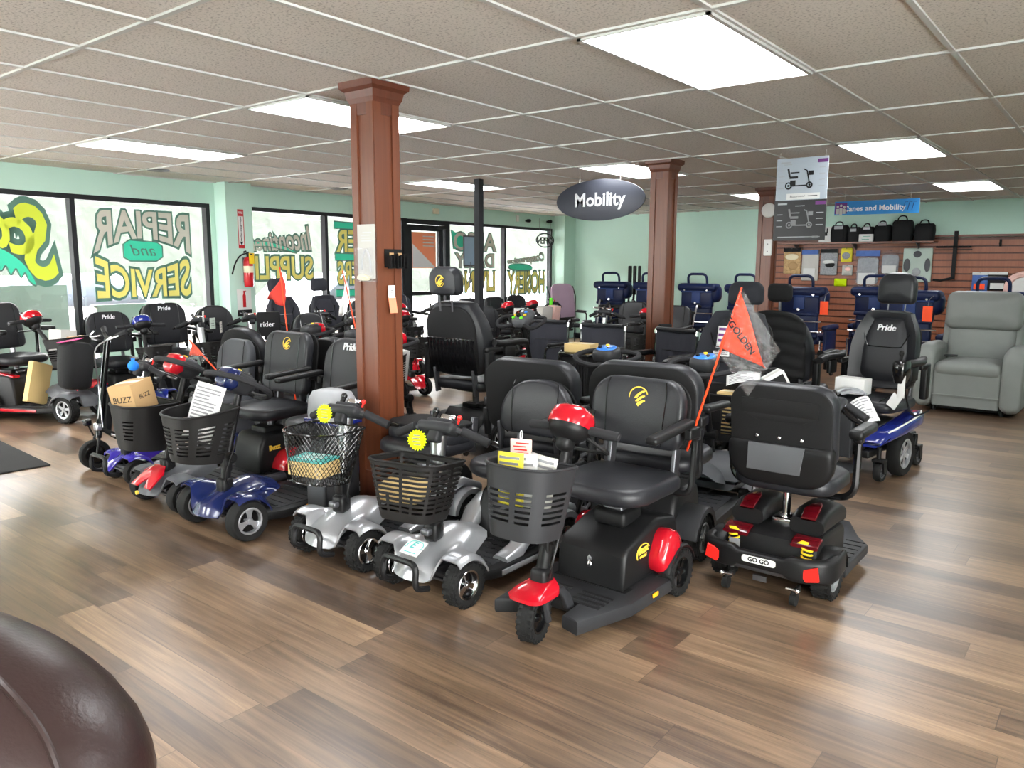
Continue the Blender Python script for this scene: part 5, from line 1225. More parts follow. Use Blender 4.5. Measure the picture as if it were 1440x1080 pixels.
# ---- wheelchairs
def wheelchair(label, loc, rz, w=.46):
    t = thing('wheelchair', label, 'wheelchair', loc, rz, 'folding wheelchairs')
    for s in (-1, 1):
        x = s * w / 2
        m = MB(); m.tube(fillet([(x, .36, .92), (x, .2, .92), (x, .18, .5), (x, .18, .28)], .05), .012, 8); m.tube(fillet([(x, .18, .68), (x, -.2, .68), (x, -.22, .25)], .05), .012, 8); m.tube([(x, .2, .28), (x, -.22, .28)], .012, 8); m.tube([(x, .2, .47), (x, -.24, .47)], .012, 8); m.cyl((x, .18, .58), (x, .18, .63), .017); m.obj('side_frame', 'gloss_black', t)
        m = MB(); m.cyl((x, .18, .58), (x, .18, .65), .019); m.cyl((x, .19, .86), (x, .195, .9), .016); m.obj('chrome_collar', 'chrome', t)
        m = MB(); m.tube([(x, .24, .92), (x, .38, .915)], .018, 8); m.obj('push_handle', 'grip_rubber', t)
        m = MB(); m.rbox((x, 0, .7), (.05, .3, .035), .014); m.obj('arm_pad', 'black_plastic', t)
        m = MB(T(s * (w / 2 + .06), .16, .3) @ RY(90)); m.lathe([(.27, -.012), (.3, -.012), (.305, 0), (.3, .012), (.27, .012)], 30, closed=True); wh = m.obj('wheel', 'rubber', t)
        m = MB(T(s * (w / 2 + .06), .16, .3) @ RY(90)); m.lathe([(.25, -.012), (.27, -.01), (.27, .01), (.25, .012)], 30, closed=True); m.cyl((0, 0, -.03), (0, 0, .03), .025)
        for k in range(16): a = 2 * pi * k / 16; m.cyl((.02 * cos(a), .02 * sin(a), 0), (.26 * cos(a + .2), .26 * sin(a + .2), 0), .0018, n=5)
        m.obj('rim', 'chrome', wh)
        caster(t, s * (w / 2 - .02), -.2, .07, .03, up=.28)
        m = MB(); m.tube([(x, -.22, .3), (x * .9, -.36, .12)], .011); m.prism(rrect(.14, .12, .02, 3), .012, T(x * .65, -.42, .1)); m.obj('footrest', 'steel_dark', t)
    rows = []
    for i in range(13): v = i / 12; rows.append([(u * w / 2, .185 + .03 * (1 - u * u) + .004 * sin(u * 20) * (1 - abs(2 * v - 1)), .48 + .42 * v) for u in [j / 12 - 1 for j in range(25)]])
    m = MB(); m.grid(rows); o = m.obj('back_upholstery', 'cloth_grey', t, ang=70); o.modifiers.new('thickness', 'SOLIDIFY').thickness = .012
    m = MB(); m.tube([(-w * .46, .19, .9), (w * .46, .19, .9)], .02, 8); m.tube([(-w * .46, .2, .72), (w * .46, .2, .72)], .004, 5); m.obj('back_roll', 'leather', o)
    m = MB(); m.rbox((0, -.02, .47), (w, .42, .03), .012); m.obj('seat_upholstery', 'cloth_charcoal', t)
    m = MB(); 
    for s in (-1, 1): m.tube([(s * w * .47, 0, .24), (-s * w * .47, 0, .46)], .01)
    m.obj('cross_brace', 'chrome', t)
    return t
wc = wheelchair('folding wheelchair with dark quilted back, third row centre between the tan carton and the column', (-3.82, 6.0, 0), 4)
dup(wc, (-4.52, 6.1, 0), 2, 'folding wheelchair behind the tiller with the coloured buttons')
w2 = dup(wc, (-3.12, 5.98, 0), -14, 'folding wheelchair touching the middle wooden column')
t = thing('bin', 'black ribbed bin with a tan carton on it, in front of the folding wheelchairs', 'bin', (-3.35, 5.1, 0), 5)
m = MB(); m.loft([[(a * q, b * q, zz) for a, b in rrect(.26, .26, .03, 3)] for q, zz in ((.85, 0), (1, .76))]); 
for k in range(-4, 5): m.box((k * .026, -.132, .4), (.008, .012, .6))
m.obj('body', 'black_plastic', t)
m = MB(); m.prism(rrect(.29, .29, .04, 4), .025, T(0, 0, .755), b=.008); m.obj('rim', 'gloss_black', t)
carton('tan carton on the black ribbed bin', (-3.35, 5.1, .815), (.22, .16, .065), (0, 0, 8), 'cardboard_light')
# ---- mauve high-backed transport chair
t = thing('transport_chair', 'mauve high backed transport chair by the far window corner', 'chair', (-7.35, 10.75, 0), 60)
m = MB(T(0, .2, .82) @ RX(-12) @ STAND); m.pad(.42, .66, .05, (.12, .12, .06, .06), .02, .01); m.obj('backrest', 'mauve', t, ang=60)
m = MB(); m.rbox((0, -.02, .47), (.42, .42, .06), .025); m.obj('seat', 'leather', t)
for s in (-1, 1):
    m = MB(); m.tube(fillet([(s * .24, .32, 1.1), (s * .24, .2, .95), (s * .24, .2, .1)], .05), .012); m.tube(fillet([(s * .24, .2, .68), (s * .24, -.22, .68), (s * .24, -.24, .1)], .05), .012); m.obj('side_frame', 'black_plastic', t)
    m = MB(); m.rbox((s * .24, -.04, .7), (.05, .3, .03), .012); m.obj('arm_pad', 'black_plastic', t)
    for y in (-.24, .2): caster(t, s * .24, y, .055, .03, up=.14)
# ---- rollators and dark seats in the far middle
def rollator(label, loc, rz, seatm='black_plastic'):
    t = thing('rollator', label, 'rollator', loc, rz, 'rollators at the back')
    for s in (-1, 1):
        m = MB(); m.tube(fillet([(s * .26, .32, .9), (s * .26, .18, .92), (s * .25, -.05, .5), (s * .25, -.28, .12)], .06), .013); m.tube([(s * .25, -.02, .5), (s * .25, .3, .12)], .013); m.obj('side_frame', 'aluminium', t)
        m = MB(); m.tube([(s * .26, .2, .92), (s * .26, .36, .89)], .019); m.obj('hand_grip', 'grip_rubber', t)
        for y in (-.28, .3): wheel(t, s * .25, y, .09, .03, 'five', 'mid_grey', core=False)
    m = MB(); m.rbox((0, .02, .53), (.44, .28, .04), .015); m.obj('seat', seatm, t)
    m = MB(); m.rbox((0, -.08, .38), (.36, .18, .22), .03); m.obj('bag', 'bag_black', t)
    m = MB(); m.tube(fillet([(-.25, .1, .82), (-.2, -.08, .84), (.2, -.08, .84), (.25, .1, .82)], .08), .018); m.obj('back_strap', 'black_plastic', t)
    return t
ro = rollator('black rollator with a raised dark tray, right of the mauve chair', (-6.25, 10.4, 0), 20)
dup(ro, (-5.75, 10.0, 0), 200, 'rollator with black bag, before the leftmost blue chair')
dup(ro, (-4.9, 9.75, 0), 10, 'rollator half hidden by the middle wooden column')
window_scooter('dark scooter far behind the folding wheelchairs', 8.1, x=-4.5, hue='red_paint', rz=0, seatz=.5)
window_scooter('dark scooter far back with chrome handlebar, left of the middle column', 8.3, x=-5.2, hue='dark_grey', rz=0, til='bar')
m = MB(); m.box((0, 0, 0), (.34, .24, .08), b=.005); one('white_box', m, 'white_paper', 'flat white box lying on the far scooter seat left of the middle column', 'box', (-4.5, 8.72, .6), 10)
for k in range(3):
    m = MB(); m.cyl((0, 0, 0), (.03, .05, 1.15), .018); m.box((.03, .05, 1.2), (.05, .07, .5), b=.015)
    one('folded_cane_seat', m, 'black_plastic', 'tall folded black frame leaning by the back wall', 'frame', (-6.9 + .1 * k, 11.9, 0), 10 * k, 'tall folded frames at the back wall')
# ---- blue geriatric chairs along the back
def blue_chair():
    t = thing('reclining_care_chair', 'x', 'care chair', (0, 0, 0), 180, 'blue care chairs along the back wall')
    m = MB(); m.rbox((0, .2, .98), (.5, .1, .3), .03); m.rbox((0, .17, 1.13), (.62, .24, .12), .05); m.rbox((-.22, .12, 1.04), (.22, .22, .26), .08); m.obj('head_section', 'blue_vinyl', t)
    m = MB(); m.rbox((0, .19, .68), (.46, .1, .34), .03)
    for z in (.56, .84): m.rbox((0, .25, z), (.5, .04, .05), .015)
    m.obj('back_section', 'blue_vinyl', t)
    m = MB(); m.rbox((0, .255, .98), (.14, .03, .16), .01); m.rbox((0, .26, 1.08), (.5, .02, .05), .01); m.obj('back_plate', 'blue_vinyl_light', t)
    m = MB(); m.tube(fillet([(-.15, .2, 1.14), (-.15, .24, 1.33), (.15, .24, 1.33), (.15, .2, 1.14)], .08, 6), .019, 8); m.obj('push_bar', 'blue_vinyl', t)
    m = MB(); m.tube(fillet([(-.3, .3, .75), (.3, .3, .75), (.3, .1, .75)], .06), .01); m.tube(fillet([(-.3, .1, .62), (-.3, .3, .62), (.3, .3, .62)], .06), .01); m.obj('chrome_rail', 'chrome', t)
    m = MB(); m.rbox((0, -.12, .5), (.5, .52, .12), .04); m.obj('seat', 'blue_vinyl', t)
    for s in (-1, 1):
        m = MB(); m.rbox((s * .31, -.08, .66), (.09, .5, .07), .03); m.box((s * .31, -.08, .45), (.04, .44, .36), b=.01); m.obj('armrest', 'blue_vinyl', t)
        m = MB(); m.tube([(s * .3, .28, .1), (s * .3, .28, .5), (s * .3, -.3, .5), (s * .3, -.3, .1)], .013); m.obj('leg_frame', 'chrome', t)
        for y in (-.3, .28): caster(t, s * .3, y, .05, .03, up=.12)
    m = MB(); m.cyl((0, .28, .9), (0, .29, .9), .02); m.cyl((-.18, .27, 1.09), (-.18, .29, 1.09), .012); m.cyl((.18, .27, 1.09), (.18, .29, 1.09), .012); m.obj('bolt', 'chrome', t)
    return t
bc = blue_chair()
spots = ((-6.86, 11.5, 184, 'blue care chair with white strip on its top, leftmost in the back row'), (-6.08, 11.45, 184, 'blue care chair hidden by the middle wooden column'), (-5.15, 11.2, 180, 'blue care chair against the bare green wall, right of the middle column'),
         (-4.4, 11.2, 178, 'blue care chair against the bare green wall, left of the far wooden column'), (-3.38, 10.5, 180, 'blue care chair directly right of the far wooden column'), (-2.62, 11.15, 178, 'blue care chair set lower, between its neighbours before the hanging packs'), (-1.97, 10.0, 178, 'blue care chair behind the Pride headrest'), (-1.2, 10.1, 182, 'blue care chair behind the grey recliner'))
for k, (x, y, a, l) in enumerate(spots):
    if k == 0: bc.location = (x, y, 0); bc.rotation_euler = (0, 0, R_(a)); bc['label'] = l
    else: dup(bc, (x, y, -.0 if k != 5 else 0), a, l)
for k, (x, y, z) in enumerate(((-3.05, 10.2, .93), (-1.78, 9.7, .93))):
    m = MB(); m.box((0, 0, 0), (.1, .004, .17), b=.001); o = one('price_tag', m, 'neon_orange', ('neon orange tag hanging near the black sagging headrest', 'neon orange tag hanging right of the Pride headrest')[k], 'tag', (x, y, z), 0, 'neon orange tags')
    m = MB(); m.tube(smooth([(0, 0, .08), (.01, .0, .16), (.05, 0, .2)], 4), .003, 5); m.obj('hook', 'chrome', o)
# ---- grey recliner and the brown one in the foreground
def recliner(name, label, loc, rz, mat, W=.94, armw=.17, lean=10):
    t = thing(name, label, 'recliner', loc, rz)
    iw = W - 2 * armw
    for s in (-1, 1):
        rings = []
        for yy, zt, ww, zb in ((-.47, .52, .8, .1), (-.46, .6, .95, .06), (-.4, .67, 1, .04), (-.2, .69, 1.02, .04), (.1, .68, 1, .04), (.36, .64, .95, .05), (.42, .6, .85, .08)):
            rings.append([(s * (W / 2 - armw / 2) + a * ww, yy, (zt + zb) / 2 + b * (zt - zb) / (.6)) for a, b in rrect(armw * 1.08, .6, .08, 5)])
        m = MB(); m.loft(rings[::-1]); a = m.obj('armrest', mat, t, ang=70)
    m = MB(); m.loft([[(a, b, zz) for a, b in rrect(iw * q, .1, .03, 4)] for q, zz in ((.98, .07), (1, .1), (1, .3), (.99, .42))], T(0, -.4, 0)); m.box((0, -.45, .18), (iw * .99, .02, .012)); m.obj('footrest_panel', mat, t, ang=60)
    m = MB(); m.pad(iw * .99, .62, .14, .06, .05, .03, T(0, -.15, .37), bb=.01); m.obj('seat_cushion', mat, t, ang=70)
    B = T(0, .2, .45) @ RX(-lean)
    m = MB(B @ T(0, 0, .2) @ STAND); m.pad(iw * 1.02, .42, .14, .08, .06, .03); m.obj('lumbar_cushion', mat, t, ang=70)
    m = MB(B @ T(0, -.02, .54) @ STAND); m.pad(iw * 1.16, .4, .18, .09, .07, .04); m.obj('head_cushion', mat, t, ang=70)
    m = MB(B @ T(0, .04, .3) @ STAND); m.pad(iw * 1.22, .78, .12, .1, .04, .01); m.obj('back_frame', mat, t, ang=70)
    for s in (-1, 1): m = MB(); m.cyl((s * .3, -.3, 0), (s * .3, -.3, .08), .025); m.obj('foot', 'black_plastic', t)
    m = MB(); m.box((0, 0, .05), (W * .8, .6, .06)); m.obj('base', 'black_plastic', t)
    return t
recliner('recliner', 'large sage grey leather recliner right of the blue based power chair', (-1.2, 9.2, 0), -2, 'sage_leather')
m = MB(); m.box((0, 0, 0), (.12, .05, .02), b=.006); one('remote_control', m, 'black_plastic', 'black remote in the seat corner of the grey recliner', 'remote', (-1.4, 8.98, .56), 10)
# ================================================================== painted window lettering (reads from the street, so mirrored in here)
def tfit(m, body, y0, y1, z0, z1, x, grow=0, k=0, shear=0, top=None, bot=None, sp=1, ext=.001):
    """word painted on the glass between y0..y1, z0..z1; top/bot bend its upper and lower edge (functions of -1..1)"""
    vs, fs = text_data(body, 1.0, grow, shear, ext, sp)
    b0, _ = text_data(body, 1.0, 0, shear, ext, sp)
    xs = [v[0] for v in b0]; ys = [v[1] for v in b0]; xa, xb, ya, yb = min(xs), max(xs), min(ys), max(ys)
    out = []
    for v in vs:
        u = (v[0] - xa) / (xb - xa); q = (v[1] - ya) / (yb - ya)
        s = -(2 * u - 1)
        zt = z1 + (top(s) if top else 0); zb = z0 + (bot(s) if bot else 0)
        out.append((x + v[2], wl(y1 + (y0 - y1) * u), zb + (zt - zb) * q))
    m.add(out, [f[::-1] for f in fs], WM, k)
GX0 = -.05
def word(lab, body, y0, y1, z0, z1, fill='paint_yellow', grow=.045, **kw):
    m = MB(); tfit(m, body, y0, y1, z0, z1, GX0 + .004, .022, **kw)
    o = m.obj('window_lettering', fill); tag(o, lab, 'lettering', 'lettering painted on the windows')
    m = MB(); tfit(m, body, y0, y1, z0, z1, GX0 + .0, .022 + grow * 1.25, **kw); m.obj('letter_outline', 'paint_outline', o)
    return o
def patch(lab, pts, fill='paint_teal', grow=.02, name='window_painting', closed=True):
    """flat painted shape: pts are (y, z) on the window wall"""
    sm = smooth([(y, z, 0) for y, z in pts], 5, True) if closed else [Vector((y, z, 0)) for y, z in pts]
    pp = [(wl(p.x), p.y) for p in sm]
    ar = sum(pp[i - 1][0] * pp[i][1] - pp[i][0] * pp[i - 1][1] for i in range(len(pp)))
    if ar < 0: pp = pp[::-1]
    m = MB(WM @ T(GX0 + .002, 0, 0) @ YZX); m.prism(pp, .001); o = m.obj(name, fill); tag(o, lab, 'painting', 'shapes painted on the windows')
    m = MB(WM @ T(GX0 - .001, 0, 0) @ YZX); L = [(p[0], p[1], 0) for p in pp]; m.tube(L, grow * .5, 4, True); m.obj('painted_outline', 'paint_outline', o)
    return o
word('yellow green script letter S at the right end of the leftmost window', 'S', 3.08, 3.42, 1.3, 2.02, 'paint_lime', .05, shear=.25)
word('yellow script letter c left of the large script S', 'c', 2.98, 3.22, 1.55, 1.88, 'paint_lime', .07, shear=.2)
word('yellow script letters oo cut by the left picture edge', 'oo', 2.5, 3.0, 1.6, 1.92, 'paint_lime', .07, shear=.2)
pal = [(2.55, 1.66), (2.85, 1.62), (3.0, 1.55), (3.12, 1.44), (3.2, 1.3), (3.21, 1.23), (3.15, 1.28), (3.12, 1.36), (3.08, 1.31), (3.04, 1.4), (2.99, 1.34), (2.95, 1.43), (2.9, 1.38), (2.8, 1.5), (2.6, 1.5)]
patch('teal palm leaf below the script letters of the leftmost window', pal)
word('pale grey arched word REPIAR on the second window', 'REPIAR', 3.82, 4.92, 1.74, 2.0, 'paint_grey', .04, top=lambda s: .02 * (1 - s * s), bot=lambda s: -.16 * s * s)
patch('teal ticket shaped badge between REPIAR and SERVICE', [(4.13, 1.52), (4.13, 1.66), (4.2, 1.71), (4.52, 1.69), (4.58, 1.65), (4.58, 1.53), (4.5, 1.48), (4.2, 1.48)], closed=False)
m = MB(); tfit(m, 'and', 4.2, 4.5, 1.54, 1.66, GX0 + .007, .0, shear=.3); o = m.obj('window_lettering', 'paint_outline'); tag(o, 'dark script word and on the teal badge', 'lettering', 'lettering painted on the windows')
word('large yellow word SERVICE on the second window', 'SERVICE', 3.82, 4.9, 1.09, 1.38, 'paint_yellow', .05, top=lambda s: .14 * s * s)
word('pale script word Incontinence on the third window', 'Incontinence', 5.5, 6.72, 1.63, 1.86, 'paint_grey', .05, shear=.25, top=lambda s: .1 * s, bot=lambda s: .02 * s)
patch('teal sweep between the words Incontinence and SUPPLIES', [(5.62, 1.72), (5.62, 1.64), (6.0, 1.68), (6.48, 1.6), (6.3, 1.68), (6.0, 1.74)])
word('yellow word SUPPLIES on the third window', 'SUPPLIES', 5.5, 6.74, 1.26, 1.55, 'paint_yellow', .05)
word('yellow letters ending in ER on the window left of the nearest column', 'OTHER', 7.19, 8.3, 1.63, 1.93, 'paint_yellow', .05)
word('yellow letters ending in RS on the window left of the nearest column', 'WALKERS', 7.19, 8.35, 1.18, 1.49, 'paint_yellow', .05)
for z, lb in ((2.0, 'upper teal band above the letters ER'), (1.56, 'teal band between the letters ER and RS'), (1.05, 'lowest teal band below the letters RS')):
    patch(lb, [(7.15, z - .05), (7.15, z + .05), (8.35, z + .03), (8.35, z - .05)], closed=False)
word('pale outlined word ALSO right of the entrance', 'ALSO', 9.75, 10.9, 1.7, 1.99, 'paint_grey', .035)
word('pale outlined word DAILY under the teal flag', 'DAILY', 9.8, 10.85, 1.42, 1.64, 'paint_grey', .035)
word('yellow word LIVING right of the entrance', 'LIVING', 9.76, 10.88, 1.0, 1.34, 'paint_yellow', .04)
patch('teal painted flag beside the word ALSO', [(9.68, 2.03), (9.8, 1.98), (10.02, 2.0), (10.04, 1.66), (9.85, 1.72), (9.74, 1.72)], closed=False)
word('pale script word Compression on the window by the corner', 'Compression', 11.28, 12.48, 1.48, 1.63, 'paint_grey', .045, shear=.25, top=lambda s: .07 * s, bot=lambda s: .02 * s)
patch('teal sweep below the word Compression', [(11.36, 1.46), (11.38, 1.38), (12.0, 1.36), (12.03, 1.44), (11.7, 1.48)])
word('yellow word HOSIERY on the window by the corner', 'HOSIERY', 11.3, 12.5, .94, 1.33, 'paint_yellow', .05)
# neon OPEN sign
t = thing('open_sign', 'unlit OPEN sign hanging in the window by the corner', 'sign', (0, 0, 0))
m = MB(); m.tube([p for p in [WM @ Vector((.03, wl(12.4) + .3 * cos(a), 1.93 + .13 * sin(a))) for a in [2 * pi * i / 30 for i in range(30)]]], .012, 6, True); m.obj('frame', 'black_frame', t)
m = MB(); tfit(m, 'OPEN', 12.14, 12.66, 1.86, 1.99, .03, .01, ext=.006); m.obj('lettering', 'ink', t)
m = MB(WM)
for y in (12.2, 12.6): m.cyl((.03, wl(y), 2.0), (.03, wl(y), 2.34), .003, n=5)
m.obj('hanging_wire', 'ink_grey', t)
# door poster, A-board
m = MB(WM); m.box((-.043, wl(9.0), 1.68), (.003, .56, .56)); o = one('door_poster', m, 'poster_orange', 'orange and white poster on the entrance door', 'poster')
m = MB(WM @ T(-.04, 0, 0) @ YZX); m.prism([(wl(8.73), 1.41), (wl(9.27), 1.41), (wl(8.73), 1.78)], .001); m.obj('pale_corner', 'poster_pale', o)
m = MB(WM @ T(-.038, 0, 0) @ YZX)
for i in range(4): m.box((wl(9.1), 1.9 - .05 * i, 0), (.26, .015, .001))
m.obj('printing', 'white_paper', o)
m = MB(WM); m.box((-.043, wl(9.0), 2.02), (.004, .24, .05)); m.box((-.043, wl(8.82), 2.02), (.004, .04, .06)); one('opening_hours_sign', m, 'sign_dark', 'small dark plate above the orange door poster', 'sign')
t = thing('floor_sign_stand', 'pale blue poster on a thin stand right of the entrance door', 'sign stand', (wx(9.65) + .3, 9.75, 0), WA)
m = MB(); m.box((0, 0, 1.68), (.02, .3, .45)); m.obj('poster', 'poster_blue', t)
m = MB(); m.box((0, 0, 1.68), (.015, .34, .5)); m.cyl((0, 0, .02), (0, 0, 1.5), .012); m.cyl((0, 0, 0), (0, 0, .02), .15, n=20); m.obj('stand', 'steel_dark', t)
# ---- fire point on the pilaster
PX = .221
m = MB(WM); m.box((PX + .003, wl(5.44), 1.87), (.004, .085, .46)); o = one('fire_extinguisher_sign', m, 'white_plastic', 'tall red edged fire extinguisher sign with downward arrow on the pilaster', 'sign')
m = MB(WM)
for z, h in ((2.06, .08), (1.66, .04)): m.box((PX + .0055, wl(5.44), z), (.002, .085, h))
for s in (-1, 1): m.box((PX + .0055, wl(5.44) + s * .039, 1.87), (.002, .008, .46))
m.obj('red_border', 'fire_red', o)
m = MB(WM @ T(PX + .007, wl(5.44), 0) @ YZX); m.text('FIRE', .038, T(0, 2.06, 0), ext=.0005); m.obj('lettering', 'white_ink', o)
m = MB(WM @ T(PX + .006, wl(5.44), 0) @ YZX)
for i, c in enumerate('EXTINGUISHER'): m.text(c, .03, T(0, 2.0 - .024 * i, 0), ext=.0005, offset=.001)
m.prism([(-.025, 1.72), (.0, 1.675), (.025, 1.72)], .001); m.obj('lettering', 'ink', o)
t = thing('fire_extinguisher', 'red fire extinguisher with yellow tag hanging on the pilaster', 'fire extinguisher', tuple(WM @ Vector((PX + .072, wl(5.47), 1.18))), WA)
m = MB(); m.lathe([(0, 0), (.05, 0), (.056, .02), (.056, .3), (.045, .34), (.02, .36), (0, .36)], 20); m.obj('cylinder', 'fire_red', t)
m = MB(); m.lathe([(.0575, .17), (.0575, .25)], 20, closed=False); m.obj('label', 'cream', t)
m = MB(); m.cyl((0, 0, .35), (0, 0, .42), .016); m.box((.03, 0, .42), (.1, .02, .02), RY(-15), b=.005); m.box((.03, 0, .39), (.1, .018, .014), b=.004); m.obj('valve', 'black_plastic', t)
m = MB(); m.box((.058, .01, .34), (.003, .075, .13), b=.001); m.obj('inspection_tag', 'yellow', t)
m = MB(); m.tube(smooth([(0, -.02, .4), (.02, -.12, .37), (.03, -.2, .28), (.03, -.25, .15)], 5), .009, 7); m.obj('hose', 'rubber', t)
m = MB(); m.box((-.055, 0, .2), (.02, .06, .3)); m.obj('bracket', 'steel_dark', t)
m = MB(WM); m.box((PX + .003, wl(5.44), .985), (.004, .2, .33)); o = one('extinguisher_card', m, 'white_plastic', 'white card with a red extinguisher picture and black band on the pilaster', 'sign')
m = MB(WM); m.box((PX + .0055, wl(5.44), .86), (.002, .2, .08)); m.obj('black_band', 'ink', o)
m = MB(WM @ T(PX + .006, wl(5.44), 0) @ YZX); m.prism([(-.022, .93), (.022, .93), (.022, 1.07), (.01, 1.1), (.01, 1.12), (.03, 1.125), (.03, 1.132), (-.012, 1.13), (-.01, 1.1), (-.022, 1.07)], .001); m.obj('extinguisher_picture', 'fire_red', o)
m = MB(WM @ T(PX + .007, wl(5.44), 0) @ YZX); m.text('Extinguisher', .022, T(-.02, .86, 0), ext=.0003); m.obj('lettering', 'white_ink', o)
# ---- small things high on the window wall
m = MB(WM); m.box((.02, wl(9.23), 2.3), (.04, .13, .085), b=.006); one('alarm_sounder', m, 'cream', 'small cream box on the wall above the entrance door', 'alarm')
for y, z, lb in ((11.78, 2.27, 'left of two black security cameras above the corner window'), (12.5, 2.29, 'right of two black security cameras above the corner window')):
    m = MB(WM); m.cyl((0, wl(y), z), (.05, wl(y), z), .02); m.box((.07, wl(y), z), (.07, .06, .06), b=.012); o = one('security_camera', m, 'black_plastic', lb, 'camera'); 
    m = MB(WM); m.cyl((.105, wl(y), z), (.112, wl(y), z), .02); m.obj('lens', 'gloss_black', o)
m = MB(WM); m.box((.012, wl(11.5), 2.3), (.024, .07, .11), b=.004); one('wall_sensor', m, 'white_plastic', 'flat white sensor left of the security cameras', 'sensor')
# ---- things on the nearest column
t = thing('leaflet_holder', 'clear leaflet holder with a printed sheet on the dark face of the nearest column', 'holder', (C1[0] + .0, C1[1] - .0825 - .012, 1.36), 0)
m = MB(); m.box((0.03, -.006, .15), (.15, .004, .3)); m.box((.03, -.03, .09), (.15, .003, .18)); m.box((.03, -.018, .0), (.15, .03, .004)); m.obj('holder', 'clear_bag', t)
m = MB(); m.box((.03, -.012, .16), (.14, .002, .29)); s_ = m.obj('printed_sheet', 'off_white', t)
m = MB(T(.03, -.0135, 0) @ STAND); m.tube(smooth([(-.04, .06, 0), (-.03, .13, 0), (.0, .17, 0), (.03, .12, 0), (.035, .05, 0)], 4), .006, 4); ink_lines(m, 4, .1, .06, T(0, .24, 0)); m.obj('printing', 'grey_ink', s_)
m = MB(); m.tube(smooth([(-.03, -.022, .02), (.01, -.026, .03), (.06, -.022, .018), (.02, -.02, .012)], 4, True), .01, 6, True); m.obj('rubber_band', 'cream', t)
t = thing('card_rack', 'small black card rack on the bright side of the nearest column', 'rack', (C1[0] + .0825 + .012, C1[1] + .03, 1.44), 90)
m = MB(); m.box((0, 0, .045), (.13, .004, .1))
for k in range(6): m.box((-.06 + .024 * k, -.025, .03), (.006, .05, .06 + .01 * (k % 3)))
for z in (.0, .05): m.box((0, -.03, z), (.13, .006, .02))
m.obj('rack', 'black_plastic', t)
for x in (-.03, .03): m = MB(); m.box((x, -.018, .055), (.03, .004, .04)); m.obj('card', 'cardboard', t)
m = MB(T(C1[0] + .0825 + .014, C1[1] + .01, 1.27) @ RZ(90) @ STAND); m.box((0, .03, 0), (.05, .075, .002)); o = one('price_note', m, 'white_paper', 'white tag with an orange flap taped on the nearest column', 'note')
m = MB(T(C1[0] + .0825 + .02, C1[1] + .012, 1.235) @ RZ(90) @ STAND @ RX(-10)); m.box((0, -.005, 0), (.055, .09, .002)); m.obj('orange_flap', 'orange_note', o)
m = MB(T(C1[0] + .0825 + .017, C1[1] + .01, 1.3) @ RZ(90) @ STAND); ink_lines(m, 3, .02, .03, T()); m.obj('handwriting', 'ink_grey', o)
t = thing('wall_monitor', 'black framed screen on an arm behind the nearest column', 'screen', (-3.5, 3.1, 1.42), -40)
m = MB(); m.box((0, 0, 0), (.24, .03, .36), b=.008); m.box((.12, .03, 0), (.14, .03, .05)); m.obj('casing', 'gloss_black', t)
m = MB(); m.box((0, -.0165, 0), (.21, .002, .33)); m.obj('display', 'poster_black', t)
# ---- hanging signs
t = thing('mobility_sign', 'dark oval sign reading Mobility hanging from the ceiling', 'sign', (-4.32, 6.86, 2.105), 0)
m = MB(STAND); n = 48; o_ = [(.525 * cos(2 * pi * i / n), .205 * sin(2 * pi * i / n)) for i in range(n)]; m.prism(o_, .012, T(0, 0, -.006), b=.002); b_ = m.obj('board', 'sign_dark', t)
m = MB(STAND @ T(0, 0, .0065)); m.text('Mobility', .185, T(0, 0, 0), offset=.004, ext=.001); m.obj('lettering', 'grey_ink', b_)
for x in (-.24, .24): m = MB(); m.cyl((x, 0, .17), (x, 0, CEIL - 2.105), .002, n=5); m.obj('hanging_wire', 'white_plastic', t)
t = thing('scooter_posters', 'two stacked hanging posters of a scooter, the upper grey and the lower black', 'poster', (-2.3, 6.85, 1.67), 0)
m = MB(); m.box((0, 0, .515), (.43, .008, .35)); up = m.obj('grey_poster', 'poster_grey', t)
m = MB(); m.box((0, -.001, .17), (.44, .008, .34)); lo = m.obj('black_poster', 'poster_black', t)
for x in (-.19, .19): m = MB(); m.cyl((x, 0, .68), (x, 0, CEIL - 1.67), .002, n=5); m.obj('hanging_wire', 'white_plastic', t)
def scooter_pic(m, s, ox, oz):
    P = lambda x, z: (ox + x * s, oz + z * s)
    for cx, r in ((-.42, .15), (.42, .13)):
        m.tube([(P(cx, .15)[0] + r * .8 * s * cos(a), P(cx, .15)[1] + r * .8 * s * sin(a), 0) for a in [2 * pi * i / 16 for i in range(16)]], .035 * s, 4, True); m.box((*P(cx, .15), 0), (.08 * s, .08 * s, .001))
    m.box((*P(0, .14), 0), (.6 * s, .05 * s, .001)); m.box((*P(-.25, .26), 0), (.22 * s, .2 * s, .001)); m.box((*P(-.22, .47), 0), (.34 * s, .1 * s, .001)); m.box((*P(-.42, .66), 0), (.08 * s, .34 * s, .001), T(*P(-.42, .66), 0) @ RZ(12) @ T(-P(-.42, .66)[0], -P(-.42, .66)[1], 0)); m.box((*P(-.18, .66), 0), (.36 * s, .05 * s, .001))
    m.tube([(*P(.42, .2), 0), (*P(.3, .72), 0), (*P(.18, .78), 0)], .03 * s, 4); m.box((*P(.46, .62), 0), (.2 * s, .17 * s, .001))
m = MB(T(0, -.0048, 0) @ STAND); scooter_pic(m, .21, -.02, .43); m.obj('scooter_picture', 'ink', up)
m = MB(T(0, -.0058, 0) @ STAND); scooter_pic(m, .2, .0, .1); m.obj('scooter_picture', 'ink_grey', lo)
m = MB(T(0, -.0052, 0) @ STAND); m.box((.02, .37, 0), (.28, .05, .001)); wb_ = m.obj('white_strip', 'white_paper', up)
